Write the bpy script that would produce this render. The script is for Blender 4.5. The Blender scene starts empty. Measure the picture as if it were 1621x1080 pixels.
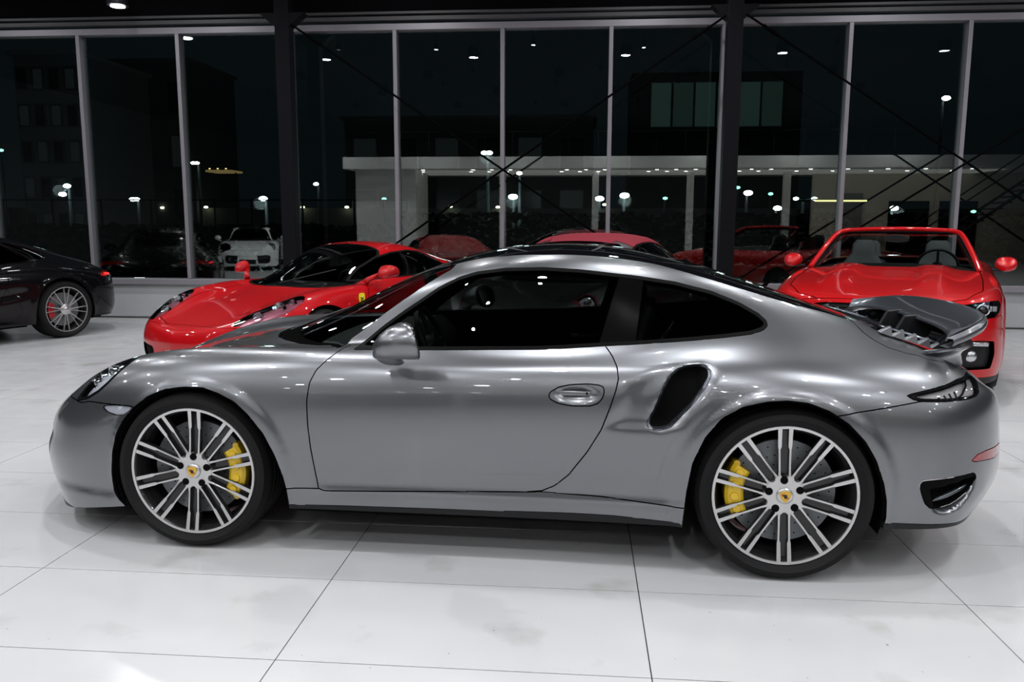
import bpy, bmesh, math, random
import numpy as np
from mathutils import Vector, Matrix
from mathutils.bvhtree import BVHTree
PI = math.pi
S = bpy.context.scene
COL = S.collection
random.seed(4)

# ---------------------------------------------------------------- camera
CF, CPIT, CROL, CYAW, CH = 1285.0, 0.1437, 0.0028, -0.0839, 1.3938
_fw = Vector((math.sin(CYAW)*math.cos(CPIT), math.cos(CYAW)*math.cos(CPIT), -math.sin(CPIT)))
_r0 = Vector((math.cos(CYAW), -math.sin(CYAW), 0)); _u0 = _r0.cross(_fw)
_r = _r0*math.cos(CROL) + _u0*math.sin(CROL); _u = _u0*math.cos(CROL) - _r0*math.sin(CROL)
cam_data = bpy.data.cameras.new('camera'); cam = bpy.data.objects.new('camera', cam_data); COL.objects.link(cam)
cam_data.sensor_width = 36.0; cam_data.lens = CF/1621*36; cam_data.clip_end = 400
cam.matrix_world = Matrix(((_r.x, _u.x, -_fw.x, 0), (_r.y, _u.y, -_fw.y, 0), (_r.z, _u.z, -_fw.z, CH), (0, 0, 0, 1)))
S.camera = cam
CAMLOC = Vector((0, 0, CH))
def ray(x, y):
    return (_fw*CF + _r*(x-810.5) - _u*(y-540)).normalized()
def at_z(x, y, z):
    d = ray(x, y); return CAMLOC + d*((z-CH)/d.z)
def at_y(x, y, Y):
    d = ray(x, y); return CAMLOC + d*(Y/d.y)
w = bpy.data.worlds.new('world'); S.world = w; w.use_nodes = True
w.node_tree.nodes['Background'].inputs[0].default_value = (.012, .018, .022, 1); w.node_tree.nodes['Background'].inputs[1].default_value = .3
S.view_settings.view_transform = 'Standard'; S.view_settings.look = 'None'; S.view_settings.gamma = 1; S.view_settings.use_curve_mapping = False
S.view_settings.exposure = .02
S.cycles.use_denoising = True; S.cycles.max_bounces = 8; S.cycles.transparent_max_bounces = 24; S.cycles.sample_clamp_indirect = 6; S.cycles.caustics_reflective = False; S.cycles.caustics_refractive = False
CEIL = 5.2
LAMPS = []          # round ceiling spotlights: x, y, watts
for j, yy in enumerate((-9.0, -6.2, -3.2, -.6, 2.0, 4.6, 7.2, 9.6)):
    for i in range(-3, 4):
        LAMPS.append((i*3.3+(.9 if j % 2 else -.6), yy, 40 if yy > -7 else 22))

SMALL = [(-5.2, 1.1), (-3.6, 1.5), (-2.1, .4), (-.7, 1.3), (.9, .6), (2.4, 1.4), (4.1, .8), (-4.4, -1.9), (-1.4, -2.1), (1.6, -1.8), (3.3, -2.3), (-3.0, 5.9), (-1.0, 6.2), (1.2, 5.8), (3.0, 6.3), (5.0, 5.7), (-5.0, 6.0), (4.6, 3.3), (-2.6, 3.2), (.4, 3.4)]


# ---------------------------------------------------------------- materials
def mat(name, col, rough=.5, metal=0., coat=0., emis=None, es=0., spec=.5, coat_rough=.03, trans=0., ior=1.45, alpha=1.):
    m = bpy.data.materials.new(name); m.use_nodes = True
    b = m.node_tree.nodes['Principled BSDF']
    b.inputs['Base Color'].default_value = (*col, 1); b.inputs['Roughness'].default_value = rough
    b.inputs['Metallic'].default_value = metal; b.inputs['Coat Weight'].default_value = coat
    b.inputs['Coat Roughness'].default_value = coat_rough
    b.inputs['Specular IOR Level'].default_value = spec; b.inputs['IOR'].default_value = ior
    b.inputs['Transmission Weight'].default_value = trans; b.inputs['Alpha'].default_value = alpha
    if emis: b.inputs['Emission Color'].default_value = (*emis, 1); b.inputs['Emission Strength'].default_value = es
    return m
def pane_mat(name, tint, refl=.06, rough=0.0, through=.9):
    """thin glass: tinted see-through plus a fresnel reflection"""
    m = bpy.data.materials.new(name); m.use_nodes = True; nt = m.node_tree; nt.nodes.clear()
    o = nt.nodes.new('ShaderNodeOutputMaterial'); t = nt.nodes.new('ShaderNodeBsdfTransparent'); g = nt.nodes.new('ShaderNodeBsdfGlossy')
    t.inputs[0].default_value = (*[c*through for c in tint], 1); g.inputs['Roughness'].default_value = rough
    g.inputs[0].default_value = (1, 1, 1, 1)
    f = nt.nodes.new('ShaderNodeLayerWeight'); f.inputs[0].default_value = .5
    mr = nt.nodes.new('ShaderNodeMath'); mr.operation = 'POWER'; mr.inputs[1].default_value = 4
    mm = nt.nodes.new('ShaderNodeMath'); mm.operation = 'MULTIPLY_ADD'; mm.inputs[1].default_value = 1-refl; mm.inputs[2].default_value = refl
    x = nt.nodes.new('ShaderNodeMixShader'); L = nt.links.new
    L(f.outputs['Facing'], mr.inputs[0]); L(mr.outputs[0], mm.inputs[0]); L(mm.outputs[0], x.inputs[0])
    L(t.outputs[0], x.inputs[1]); L(g.outputs[0], x.inputs[2]); L(x.outputs[0], o.inputs[0])
    return m
def flake_paint(name, col, rough=.34, coat=1., metal=.9):
    m = mat(name, col, rough, metal, coat, coat_rough=.02); nt = m.node_tree; b = nt.nodes['Principled BSDF']
    n = nt.nodes.new('ShaderNodeTexNoise'); n.inputs['Scale'].default_value = 900; tc = nt.nodes.new('ShaderNodeTexCoord')
    r = nt.nodes.new('ShaderNodeMapRange'); r.inputs[3].default_value = .88; r.inputs[4].default_value = 1.12
    mx = nt.nodes.new('ShaderNodeMix'); mx.data_type = 'RGBA'; mx.blend_type = 'MULTIPLY'; mx.inputs[0].default_value = 1
    L = nt.links.new; L(tc.outputs['Object'], n.inputs['Vector']); L(n.outputs[0], r.inputs[0])
    mx.inputs[6].default_value = (*col, 1); L(r.outputs[0], mx.inputs[7]); L(mx.outputs[2], b.inputs['Base Color'])
    return m
M = {}
M['silver'] = flake_paint('silver_paint', (.190, .195, .208), .31)
M['silver_dark'] = flake_paint('grey_paint', (.125, .135, .158), .30)
M['red'] = mat('red_paint', (.40, .002, .005), .4, .0, 1., coat_rough=.02, spec=.08)
M['red_metal'] = mat('red_metallic', (.46, .003, .005), .38, .15, 1., coat_rough=.02, spec=.1)
M['blackpaint'] = mat('black_paint', (.003, .003, .004), .3, 0, .8, spec=.05)
M['whitepaint'] = mat('white_paint', (.75, .77, .78), .3, 0, 1.)
M['black'] = mat('black_plastic', (.009, .009, .010), .45, spec=.3)
M['gloss_black'] = mat('gloss_black', (.006, .006, .007), .06)
M['rubber'] = mat('tyre_rubber', (.008, .008, .0085), .6, spec=.2)
M['seal'] = mat('seal_and_gap_black', (.005, .005, .005), .6, spec=.04)
M['cowl'] = mat('matt_black_cowl', (.003, .003, .003), .8, spec=0.)
M['pillar'] = mat('black_pillar', (.003, .003, .003), .15, spec=.12)
M['void'] = mat('dark_cavity', (.002, .002, .002), .9, spec=.1)
M['alu'] = mat('machined_aluminium', (.62, .61, .61), .3, .85)
M['rimdark'] = mat('dark_rim_paint', (.022, .021, .022), .25, .4, .4)
M['chrome'] = mat('chrome', (.8, .8, .82), .08, 1.)
M['steel'] = mat('ceramic_disc', (.20, .21, .22), .42, .5)
M['yellow'] = mat('yellow_caliper', (.62, .40, .004), .32, 0, .6)
M['redcal'] = mat('red_caliper', (.35, .004, .01), .35, 0, .5)
M['gold'] = mat('gold_crest', (.70, .42, .06), .35, .6)
M['crest_red'] = mat('crest_red', (.25, .01, .01), .4)
M['badge_yellow'] = mat('badge_yellow', (.85, .72, .02), .35)
M['glass_dark'] = pane_mat('tinted_glass', (.27, .285, .275), .065, 0, 1)
M['glass_car'] = pane_mat('windscreen_glass', (.45, .5, .48), .05, 0, 1)
M['lens'] = pane_mat('clear_lens', (.92, .94, .95), .07, .02, 1)
M['roof_glass'] = mat('black_roof_glass', (.004, .004, .005), .03, 0, 0, spec=.8)
M['redlens'] = mat('red_lens', (.25, .004, .006), .12, 0, 1)
M['redglow'] = mat('lit_tail_lamp', (.5, .01, .01), .3, emis=(1, .03, .03), es=1.5)
M['smoke'] = pane_mat('smoked_lens', (.72, .70, .68), .08, .02, 1)
M['lamp_silver'] = mat('pale_lamp_bowl', (.55, .56, .62), .35, .3)
M['reflector_silver'] = mat('lamp_reflector', (.55, .56, .58), .18, .9)
M['leather'] = mat('black_leather', (.012, .012, .013), .5)
M['leather_grey'] = mat('grey_leather', (.045, .05, .056), .5)
M['soft_red'] = mat('burgundy_canvas', (.20, .006, .018), .8)
M['mirror'] = mat('mirror_glass', (.7, .7, .7), .02, 1.)

# ---------------------------------------------------------------- helpers
def link(o, parent=None):
    COL.objects.link(o)
    if parent is not None: o.parent = parent
    return o
def tag(o, label=None, cat=None, group=None, kind=None):
    for k, v in (('label', label), ('category', cat), ('group', group), ('kind', kind)):
        if v: o[k] = v
    return o
def empty(name, loc=(0, 0, 0), rz=0, parent=None):
    o = bpy.data.objects.new(name, None); o.location = loc; o.rotation_euler = (0, 0, rz); o.empty_display_size = .1
    return link(o, parent)
def mesh_obj(name, verts, faces, material, parent=None, smooth=True, normals=None):
    me = bpy.data.meshes.new(name); me.from_pydata([tuple(v) for v in verts], [], faces)
    if material: me.materials.append(material)
    if smooth: me.polygons.foreach_set('use_smooth', [True]*len(me.polygons))
    me.update()
    if normals is not None: me.normals_split_custom_set_from_vertices([tuple(n) for n in normals])
    return link(bpy.data.objects.new(name, me), parent)
def bm_obj(name, bm, material, parent=None, smooth=False, bevel=0, angle=None):
    me = bpy.data.meshes.new(name)
    bmesh.ops.recalc_face_normals(bm, faces=bm.faces)
    bm.to_mesh(me); bm.free()
    if material: me.materials.append(material)
    if smooth or angle: me.polygons.foreach_set('use_smooth', [True]*len(me.polygons))
    if angle: me.set_sharp_from_angle(angle=angle)
    o = link(bpy.data.objects.new(name, me), parent)
    if bevel:
        b = o.modifiers.new('b', 'BEVEL'); b.width = bevel; b.segments = 2; b.limit_method = 'ANGLE'
    return o
def add_box(bm, c, s, rot=None):
    m = Matrix.Translation(c)
    if rot is not None: m = m @ rot.to_4x4()
    return bmesh.ops.create_cube(bm, size=1, matrix=m @ Matrix.Diagonal((s[0], s[1], s[2], 1)))['verts']
def add_cyl(bm, a, b, r1, r2=None, n=16, caps=True):
    a, b = Vector(a), Vector(b); d = b-a
    m = Matrix.Translation((a+b)/2) @ d.to_track_quat('Z', 'Y').to_matrix().to_4x4()
    return bmesh.ops.create_cone(bm, cap_ends=caps, segments=n, radius1=r1, radius2=r1 if r2 is None else r2, depth=d.length, matrix=m)
def add_lathe(bm, prof, n=64, axis='y', closed=False, arc=None):
    """prof: (radius, axial) pairs"""
    rings = []; full = arc is None
    k = n if full else n+1
    for i in range(k):
        a = (2*PI*i/n) if full else arc[0]+(arc[1]-arc[0])*i/n
        rings.append([bm.verts.new((r*math.cos(a), h, r*math.sin(a)) if axis == 'y' else (r*math.cos(a), r*math.sin(a), h)) for r, h in prof])
    for i in range(n):
        A, B = rings[i], rings[(i+1) % k]
        for j in range(len(prof)-1+(1 if closed else 0)):
            j2 = (j+1) % len(prof)
            try: bm.faces.new((A[j], A[j2], B[j2], B[j]))
            except ValueError: pass
    if not full and closed:
        bm.faces.new(rings[0]); bm.faces.new(rings[-1][::-1])
def add_prism(bm, poly, h0, h1, f=None):
    """poly in (a,b); f maps (a,b,h) to a point"""
    f = f or (lambda a, b, h: (a, b, h))
    lo = [bm.verts.new(f(a, b, h0)) for a, b in poly]; hi = [bm.verts.new(f(a, b, h1)) for a, b in poly]
    n = len(poly)
    bm.faces.new(lo); bm.faces.new(hi[::-1])
    for i in range(n): bm.faces.new((lo[i], hi[i], hi[(i+1) % n], lo[(i+1) % n]))
def add_tube(bm, pts, r, n=8, closed=False):
    pts = [Vector(p) for p in pts]; rings = []; m = len(pts)
    for i, p in enumerate(pts):
        a = pts[(i-1) % m] if (closed or i > 0) else p; b = pts[(i+1) % m] if (closed or i < m-1) else p
        d = (b-a).normalized(); up = Vector((0, 0, 1)) if abs(d.z) < .9 else Vector((0, 1, 0))
        u = d.cross(up).normalized(); v = d.cross(u)
        rr = r[i] if isinstance(r, (list, tuple)) else r
        rings.append([bm.verts.new(p+(u*math.cos(t)+v*math.sin(t))*rr) for t in (2*PI*k/n for k in range(n))])
    for i in range(m if closed else m-1):
        A, B = rings[i], rings[(i+1) % m]
        for k in range(n): bm.faces.new((A[k], A[(k+1) % n], B[(k+1) % n], B[k]))
    if not closed: bm.faces.new(rings[0][::-1]); bm.faces.new(rings[-1])
def spline(pts, n=8, closed=True):
    """Catmull-Rom through points (any dimension)"""
    P = np.array(pts, float); m = len(P); out = []
    for i in range(m if closed else m-1):
        if closed: a, b, c, d = P[(i-1) % m], P[i], P[(i+1) % m], P[(i+2) % m]
        else: a, b, c, d = P[max(i-1, 0)], P[i], P[i+1], P[min(i+2, m-1)]
        for k in range(n):
            t = k/n; out.append(.5*((2*b)+(-a+c)*t+(2*a-5*b+4*c-d)*t*t+(-a+3*b-3*c+d)*t**3))
    if not closed: out.append(P[-1])
    return np.array(out)
def nat_spline(t, Y, T):
    """natural cubic spline, Y (n,k) at knots t, evaluated at T"""
    n = len(t); h = np.diff(t); A = np.zeros((n, n)); R = np.zeros_like(Y)
    A[0, 0] = A[-1, -1] = 1
    for i in range(1, n-1):
        A[i, i-1] = h[i-1]; A[i, i] = 2*(h[i-1]+h[i]); A[i, i+1] = h[i]
        R[i] = 6*((Y[i+1]-Y[i])/h[i]-(Y[i]-Y[i-1])/h[i-1])
    Mm = np.linalg.solve(A, R); k = np.clip(np.searchsorted(t, T, side='right')-1, 0, n-2)
    a = ((t[k+1]-T)/h[k])[:, None]; b = ((T-t[k])/h[k])[:, None]; hh = (h[k]**2)[:, None]/6
    return a*Y[k]+b*Y[k+1]+((a**3-a)*Mm[k]+(b**3-b)*Mm[k+1])*hh
def loft(stations, nu, nv, smooth=0):
    """stations (n,m,3) -> dense grid (nu,nv,3)"""
    P = np.array(stations, float)
    if smooth:
        for _ in range(smooth):
            Q = P.copy(); Q[1:-1] = P[1:-1]*.7+.15*(P[:-2]+P[2:]); Q[:, 0, 1] = 0; P = Q
    n, m, _ = P.shape
    du = np.linalg.norm(np.diff(P, axis=0), axis=2).mean(1); u = np.concatenate([[0], np.cumsum(du)])
    dv = np.linalg.norm(np.diff(P, axis=1), axis=2).mean(0); v = np.concatenate([[0], np.cumsum(dv)])
    U = np.linspace(0, u[-1], nu); V = np.linspace(0, v[-1], nv)
    G = nat_spline(u, P.reshape(n, -1), U).reshape(nu, m, 3)
    G = nat_spline(v, G.transpose(1, 0, 2).reshape(m, -1), V).reshape(nv, nu, 3).transpose(1, 0, 2)
    G[:, 0, 1] = 0; G[G[:, :, 1] < 0, 1] = 0
    return G
def sstep(a, b, x):
    t = np.clip((x-a)/(b-a), 0, 1); return t*t*(3-2*t)
def sdf(poly, pts, closed=True):
    """signed distance (negative inside) of 2D pts to polygon; unsigned to an open polyline"""
    poly = np.asarray(poly, float); pts = np.asarray(pts, float)
    best = np.full(len(pts), 1e9); inside = np.zeros(len(pts), bool)
    n = len(poly)
    for i in range(n if closed else n-1):
        a = poly[i]; b = poly[(i+1) % n]; ab = b-a; L2 = ab@ab+1e-12
        t = np.clip(((pts-a)@ab)/L2, 0, 1); d = np.linalg.norm(pts-(a+t[:, None]*ab), axis=1)
        best = np.minimum(best, d)
        c = (a[1] > pts[:, 1]) != (b[1] > pts[:, 1])
        if c.any():
            xi = a[0]+(pts[:, 1]-a[1])*(b[0]-a[0])/(b[1]-a[1]+1e-15); inside ^= c & (pts[:, 0] < xi)
    return np.where(inside, -best, best) if closed else best
class Shell:
    """half of a car body (y>=0 here, the visible side is made by mirroring) cut into named regions"""
    def __init__(s, G):
        nu, nv, _ = G.shape; s.v = [tuple(p) for p in G.reshape(-1, 3)]
        s.f = []; s.r = []
        for i in range(nu-1):
            for j in range(nv-1):
                a = i*nv+j; s.f.append([a, a+1, a+nv+1, a+nv]); s.r.append('body')
    def V(s): return np.array(s.v)
    def centers(s):
        V = s.V(); return np.array([V[f].mean(0) for f in s.f])
    def cut(s, fn, src, new, mask=None):
        """faces of region src where fn<0 (and mask) become region new; fn takes (n,3)"""
        V = s.V(); F = fn(V); src = (src,) if isinstance(src, str) else src
        F = np.where(np.abs(F) < 2e-5, 2e-5, F); ok = [r in src for r in s.r]
        if mask is not None:
            C = s.centers(); mk = mask(C); ok = [a and bool(b) for a, b in zip(ok, mk)]
        ed = {}; nf = []; nr = []
        sg = F < 0
        for f, r, o in zip(s.f, s.r, ok):
            if not o: nf.append(f); nr.append(r); continue
            ss = [bool(sg[i]) for i in f]
            if all(ss): nf.append(f); nr.append(new); continue
            if not any(ss): nf.append(f); nr.append(r); continue
            ins, out = [], []
            for k, i in enumerate(f):
                j = f[(k+1) % len(f)]
                (ins if ss[k] else out).append(i)
                if sg[i] != sg[j]:
                    key = (min(i, j), max(i, j))
                    if key not in ed:
                        a, b = key; t = F[a]/(F[a]-F[b]); ed[key] = len(s.v)
                        s.v.append(tuple(V[a]+(V[b]-V[a])*t))
                    ins.append(ed[key]); out.append(ed[key])
            if len(ins) > 2: nf.append(ins); nr.append(new)
            if len(out) > 2: nf.append(out); nr.append(r)
        if ed:
            for q, f in enumerate(nf):
                g = []; ch = False
                for k, i in enumerate(f):
                    j = f[(k+1) % len(f)]; g.append(i); key = (min(i, j), max(i, j))
                    if key in ed: g.append(ed[key]); ch = True
                if ch: nf[q] = g
        s.f, s.r = nf, nr
    def normals(s):
        V = s.V(); N = np.zeros_like(V)
        for f in s.f:
            P = V[f]; n = np.cross(P[2 % len(f)]-P[0], P[-1]-P[1]) if len(f) > 3 else np.cross(P[1]-P[0], P[2]-P[0])
            N[f] += n
        N[:, 1][V[:, 1] < 1e-6] = 0
        return N/np.maximum(np.linalg.norm(N, axis=1), 1e-12)[:, None]
    def bvh(s, side=-1):
        return BVHTree.FromPolygons([(x, y*side, z) for x, y, z in s.v], s.f)
    def panel(s, name, regs, material, parent, sides=(-1, 1), gap=.0026, depth=.012, join=None, offset=0, N=None):
        """objects for region(s): one per side, or one joined object when join=True"""
        regs = (regs,) if isinstance(regs, str) else regs
        N = s._N if N is None else N; V = s._V
        fs = [f for f, r in zip(s.f, s.r) if r in regs]
        if not fs: print('EMPTY REGION', name); return []
        ids = sorted({i for f in fs for i in f}); mp = {i: k for k, i in enumerate(ids)}
        P = V[ids].copy(); NN = N[ids]; F = [[mp[i] for i in f] for f in fs]
        pq = P[F[len(F)//2]]; nq = np.cross(pq[1]-pq[0], pq[2]-pq[1])
        if nq@NN[F[len(F)//2][0]] < 0: F = [g[::-1] for g in F]
        cnt = {}
        for f in F:
            for k, a in enumerate(f):
                b = f[(k+1) % len(f)]; cnt.setdefault((min(a, b), max(a, b)), []).append((a, b))
        bd = [e[0] for e in cnt.values() if len(e) == 1]
        bd = [(a, b) for a, b in bd if not (P[a, 1] < 1e-5 and P[b, 1] < 1e-5)]
        disp = np.zeros_like(P)
        for a, b in bd:
            d = P[b]-P[a]; n = NN[a]+NN[b]; w = np.cross(n, d); L = np.linalg.norm(w)
            if L > 1e-12: disp[a] += w/L; disp[b] += w/L
        L = np.linalg.norm(disp, axis=1); k = L > 1e-9
        disp[k] /= L[k][:, None]
        disp[P[:, 1] < 1e-5, 1] = 0
        P = P+disp*gap+NN*offset
        nf0 = len(F); base = len(P); bv = sorted({i for e in bd for i in e}); bm_ = {i: base+k for k, i in enumerate(bv)}
        bm2 = {i: base+len(bv)+k for k, i in enumerate(bv)}
        if depth:
            P = np.vstack([P, P[bv], P[bv]-NN[bv]*depth]); NN = np.vstack([NN, -disp[bv], -disp[bv]])
            nf0 = len(F); F = F+[[bm_[b], bm_[a], bm2[a], bm2[b]] for a, b in bd]
        # wind so that faces look outward on the +y half
        res = []
        flip = lambda ff: [g[::-1] for g in ff]
        Pm = P*np.array([1, -1, 1]); Nm = NN*np.array([1, -1, 1]); Fm = flip(F)
        if join:
            n = len(P); PP = np.vstack([P, Pm]); FF = F+[[i+n for i in f] for f in Fm]
            res.append(mesh_obj(name, PP, FF, material, parent, normals=np.vstack([NN, Nm])))
        else:
            for sd in sides:
                res.append(mesh_obj(name, P if sd > 0 else Pm, F if sd > 0 else Fm, material, parent, normals=NN if sd > 0 else Nm))
        if gap > .0015:
            for o in res:
                o.data.materials.append(M['seal']); n = len(F); idx = [1 if (k % n) >= nf0 else 0 for k in range(len(o.data.polygons))]  # edge folds coloured near-black, painting shade into the panel gaps
                o.data.polygons.foreach_set('material_index', idx)
        return res
    def freeze(s):
        s._V = s.V(); s._N = s.normals()
        # orient outward
        C = s._V.mean(0)*np.array([1, 0, 1]); 
        if ((s._V-C)*s._N).sum() < 0: s._N = -s._N


# ================================================================ showroom
def struct(o): o['kind'] = 'structure'; return o
def noise_mat(name, c0, c1, scale, rough, detail=4, metal=0, bump=0, lo=.35, hi=.65, coat=0):
    m = mat(name, c0, rough, metal, coat); nt = m.node_tree; b = nt.nodes['Principled BSDF']; L = nt.links.new
    tc = nt.nodes.new('ShaderNodeTexCoord'); n = nt.nodes.new('ShaderNodeTexNoise'); n.inputs['Scale'].default_value = scale; n.inputs['Detail'].default_value = detail
    r = nt.nodes.new('ShaderNodeMapRange'); r.inputs[1].default_value = lo; r.inputs[2].default_value = hi
    mx = nt.nodes.new('ShaderNodeMix'); mx.data_type = 'RGBA'; mx.inputs[6].default_value = (*c0, 1); mx.inputs[7].default_value = (*c1, 1)
    L(tc.outputs['Object'], n.inputs['Vector']); L(n.outputs[0], r.inputs[0]); L(r.outputs[0], mx.inputs[0]); L(mx.outputs[2], b.inputs['Base Color'])
    return m
def tile_mat():
    m = mat('porcelain_tile', (.60, .60, .61), .2, 0, 0, spec=.5); nt = m.node_tree; b = nt.nodes['Principled BSDF']; L = nt.links.new
    geo = nt.nodes.new('ShaderNodeNewGeometry'); oi = nt.nodes.new('ShaderNodeObjectInfo')
    def nz(scale, detail, lo, hi, rough=.5):
        n = nt.nodes.new('ShaderNodeTexNoise'); n.inputs['Scale'].default_value = scale; n.inputs['Detail'].default_value = detail; n.inputs['Roughness'].default_value = rough
        L(geo.outputs['Position'], n.inputs['Vector']); r = nt.nodes.new('ShaderNodeMapRange'); r.inputs[1].default_value = lo; r.inputs[2].default_value = hi
        L(n.outputs[0], r.inputs[0]); return r.outputs[0]
    def mix(fac, a, bb, k=1):
        mx = nt.nodes.new('ShaderNodeMix'); mx.data_type = 'RGBA'
        if fac is not None:
            q = nt.nodes.new('ShaderNodeMath'); q.operation = 'MULTIPLY'; q.inputs[1].default_value = k; L(fac, q.inputs[0]); L(q.outputs[0], mx.inputs[0])
        if isinstance(a, tuple): mx.inputs[6].default_value = a
        else: L(a, mx.inputs[6])
        mx.inputs[7].default_value = bb; return mx.outputs[2]
    c = mix(nz(1.1, 5, .35, .7), (.50, .50, .515, 1), (.56, .555, .56, 1))
    c = mix(nz(2.6, 6, .60, .74), c, (.32, .305, .28, 1), .6)     # grey brown scuffs
    c = mix(nz(38, 3, .735, .76), c, (.12, .11, .10, 1), .6)         # specks
    r = nz(5, 5, .3, .7); rr = nt.nodes.new('ShaderNodeMapRange'); rr.inputs[3].default_value = .13; rr.inputs[4].default_value = .24
    L(r, rr.inputs[0]); L(rr.outputs[0], b.inputs['Roughness']); L(c, b.inputs['Base Color'])
    return m
M['tile'] = tile_mat(); M['grout'] = mat('dark_grout', (.045, .045, .045), .8)
M['kneewall'] = noise_mat('grey_wall_paint', (.36, .37, .385), (.40, .41, .42), 1.5, .45)
M['frame'] = mat('aluminium_frame', (.27, .26, .285), .42, .35)
M['ceil'] = mat('black_ceiling', (.004, .004, .005), .9, spec=.05)
M['column'] = mat('black_steel', (.005, .005, .007), .5, spec=.12)
M['wall_white'] = noise_mat('white_plaster', (.62, .62, .60), (.70, .70, .68), .6, .7)
M['wall_dark'] = mat('dark_partition', (.03, .032, .034), .7)
M['outer_glass'] = pane_mat('facade_glass', (.78, .86, .83), .115, 0, 1)
X0, X1, Y0, Y1 = -15.4, 17.4, -16.0, 11.4
# floor: one slab with its tiles
TX, TY, OX, OY = 1.201, .5999, -2.1633, 2.3683
fl = struct(bm_obj('floor', (lambda bm: (add_box(bm, ((X0+X1)/2, (Y0+Y1)/2, -.055), (X1-X0, Y1-Y0, .1)), bm)[1])(bmesh.new()), M['grout']))
bm = bmesh.new(); g = .0022
add_box(bm, (TX/2, TY/2, -.004), (TX-2*g, TY-2*g, .008))
tm = bpy.data.meshes.new('tile'); bm.to_mesh(tm); bm.free(); tm.materials.append(M['tile'])
cells = []
for i in range(-11, 17):
    for j in range(-31, 16):
        x, y = OX+i*TX, OY+j*TY
        if x < X0 or x+TX > X1 or y < Y0 or y+TY > Y1-.12: continue
        cx, cy = x+TX/2, y+TY/2; v = Vector((cx, cy, 0))-CAMLOC; z = v.dot(_fw)
        px = CF*v.dot(_r)/z if z > .3 else 9e9
        seen = z > .6 and abs(px) < 950
        cells.append((0 if seen else 1, v.length, x, y))
cells.sort()
rest = bmesh.new()
for k, (s_, d_, x, y) in enumerate(cells):
    if k < 290 and s_ == 0:
        o = bpy.data.objects.new('tile', tm); o.location = (x, y, 0); COL.objects.link(o); o.parent = fl
    else: add_box(rest, (x+TX/2, y+TY/2, -.004), (TX-2*g, TY-2*g, .008))
# border strips up to the walls
xs = [c[2] for c in cells]; ys = [c[3] for c in cells]
add_box(rest, ((X0+X1)/2, (max(ys)+TY+g+Y1)/2, -.004), (X1-X0, Y1-max(ys)-TY-2*g, .008))
o = bm_obj('outlying_tiles', rest, M['tile'], fl); o['kind'] = 'stuff'
# knee wall with joints, sill
kw = empty('wall_back', (0, 0, 0)); struct(kw)
px_ = [X0+.01]+[-9.6+2.62*k for k in range(11)]+[X1-.01]
for a, b in zip(px_[:-1], px_[1:]):
    bm = bmesh.new(); add_box(bm, ((a+b)/2, Y1+.06, .25), (b-a-.006, .12, .50)); bm_obj('wall_panel', bm, M['kneewall'], kw)
bm = bmesh.new(); add_box(bm, ((X0+X1)/2, Y1+.14, .25), (X1-X0, .06, .5)); bm_obj('wall_core', bm, M['wall_dark'], kw)
bm = bmesh.new(); add_box(bm, ((X0+X1)/2, Y1-.0, .012), (X1-X0, .012, .024)); bm_obj('floor_joint', bm, M['grout'], kw)
bm = bmesh.new(); add_box(bm, ((X0+X1)/2, Y1+.04, .543), (X1-X0, .20, .085)); struct(bm_obj('trim_1', bm, M['frame'], bevel=.006))
bm = bmesh.new(); add_box(bm, ((X0+X1)/2, Y1+.05, 4.045), (X1-X0, .14, .085)); struct(bm_obj('trim_2', bm, M['frame'], bevel=.004))
bm = bmesh.new(); add_box(bm, ((X0+X1)/2, Y1-.02, 4.145), (X1-X0, .10, .05)); add_box(bm, ((X0+X1)/2, Y1+.0, 4.215), (X1-X0, .16, .03)); struct(bm_obj('trim_3', bm, mat('dark_trim', (.06, .06, .065), .5)))
bm = bmesh.new(); add_box(bm, ((X0+X1)/2, Y1+.10, 4.75), (X1-X0, .2, 1.1)); struct(bm_obj('wall_back_upper', bm, M['ceil']))
mull = [-14.6, -13.1, -11.6, -10.1, -8.6, -7.13, -5.67, -4.06, -2.58, -1.10, .364, 1.85, 3.475, 4.97, 6.5, 8.0, 9.5, 11.0, 12.5, 14.0, 15.5, 17.0]
for k, x in enumerate(mull[:-1]):
    x2 = mull[k+1]; wn = empty('window_%d' % (k+1), ((x+x2)/2, Y1+.05, 2.3)); struct(wn); hw = (x2-x)/2
    bm = bmesh.new(); add_box(bm, (0, .02, 0), (x2-x-.03, .012, 3.42)); bm_obj('glass_pane', bm, M['outer_glass'], wn)
    bm = bmesh.new(); add_box(bm, (-hw, 0, 0), (.055, .13, 3.42)); bm_obj('mullion', bm, M['frame'], wn, bevel=.004)
# other walls and ceiling
for nm, c, s in (('wall_left', (X0-.1, (Y0+Y1)/2, 2.6), (.2, Y1-Y0, 5.2)), ('wall_right', (X1+.1, (Y0+Y1)/2, 2.6), (.2, Y1-Y0, 5.2)),
                 ('wall_front', ((X0+X1)/2, Y0-.1, 2.6), (X1-X0+.4, .2, 5.2))):
    bm = bmesh.new(); add_box(bm, c, s); struct(bm_obj(nm, bm, M['wall_dark']))
bm = bmesh.new(); add_box(bm, ((X0+X1)/2, (Y0+Y1)/2, CEIL+.1), (X1-X0+.4, Y1-Y0+.6, .2)); struct(bm_obj('ceiling', bm, M['ceil']))
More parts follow.
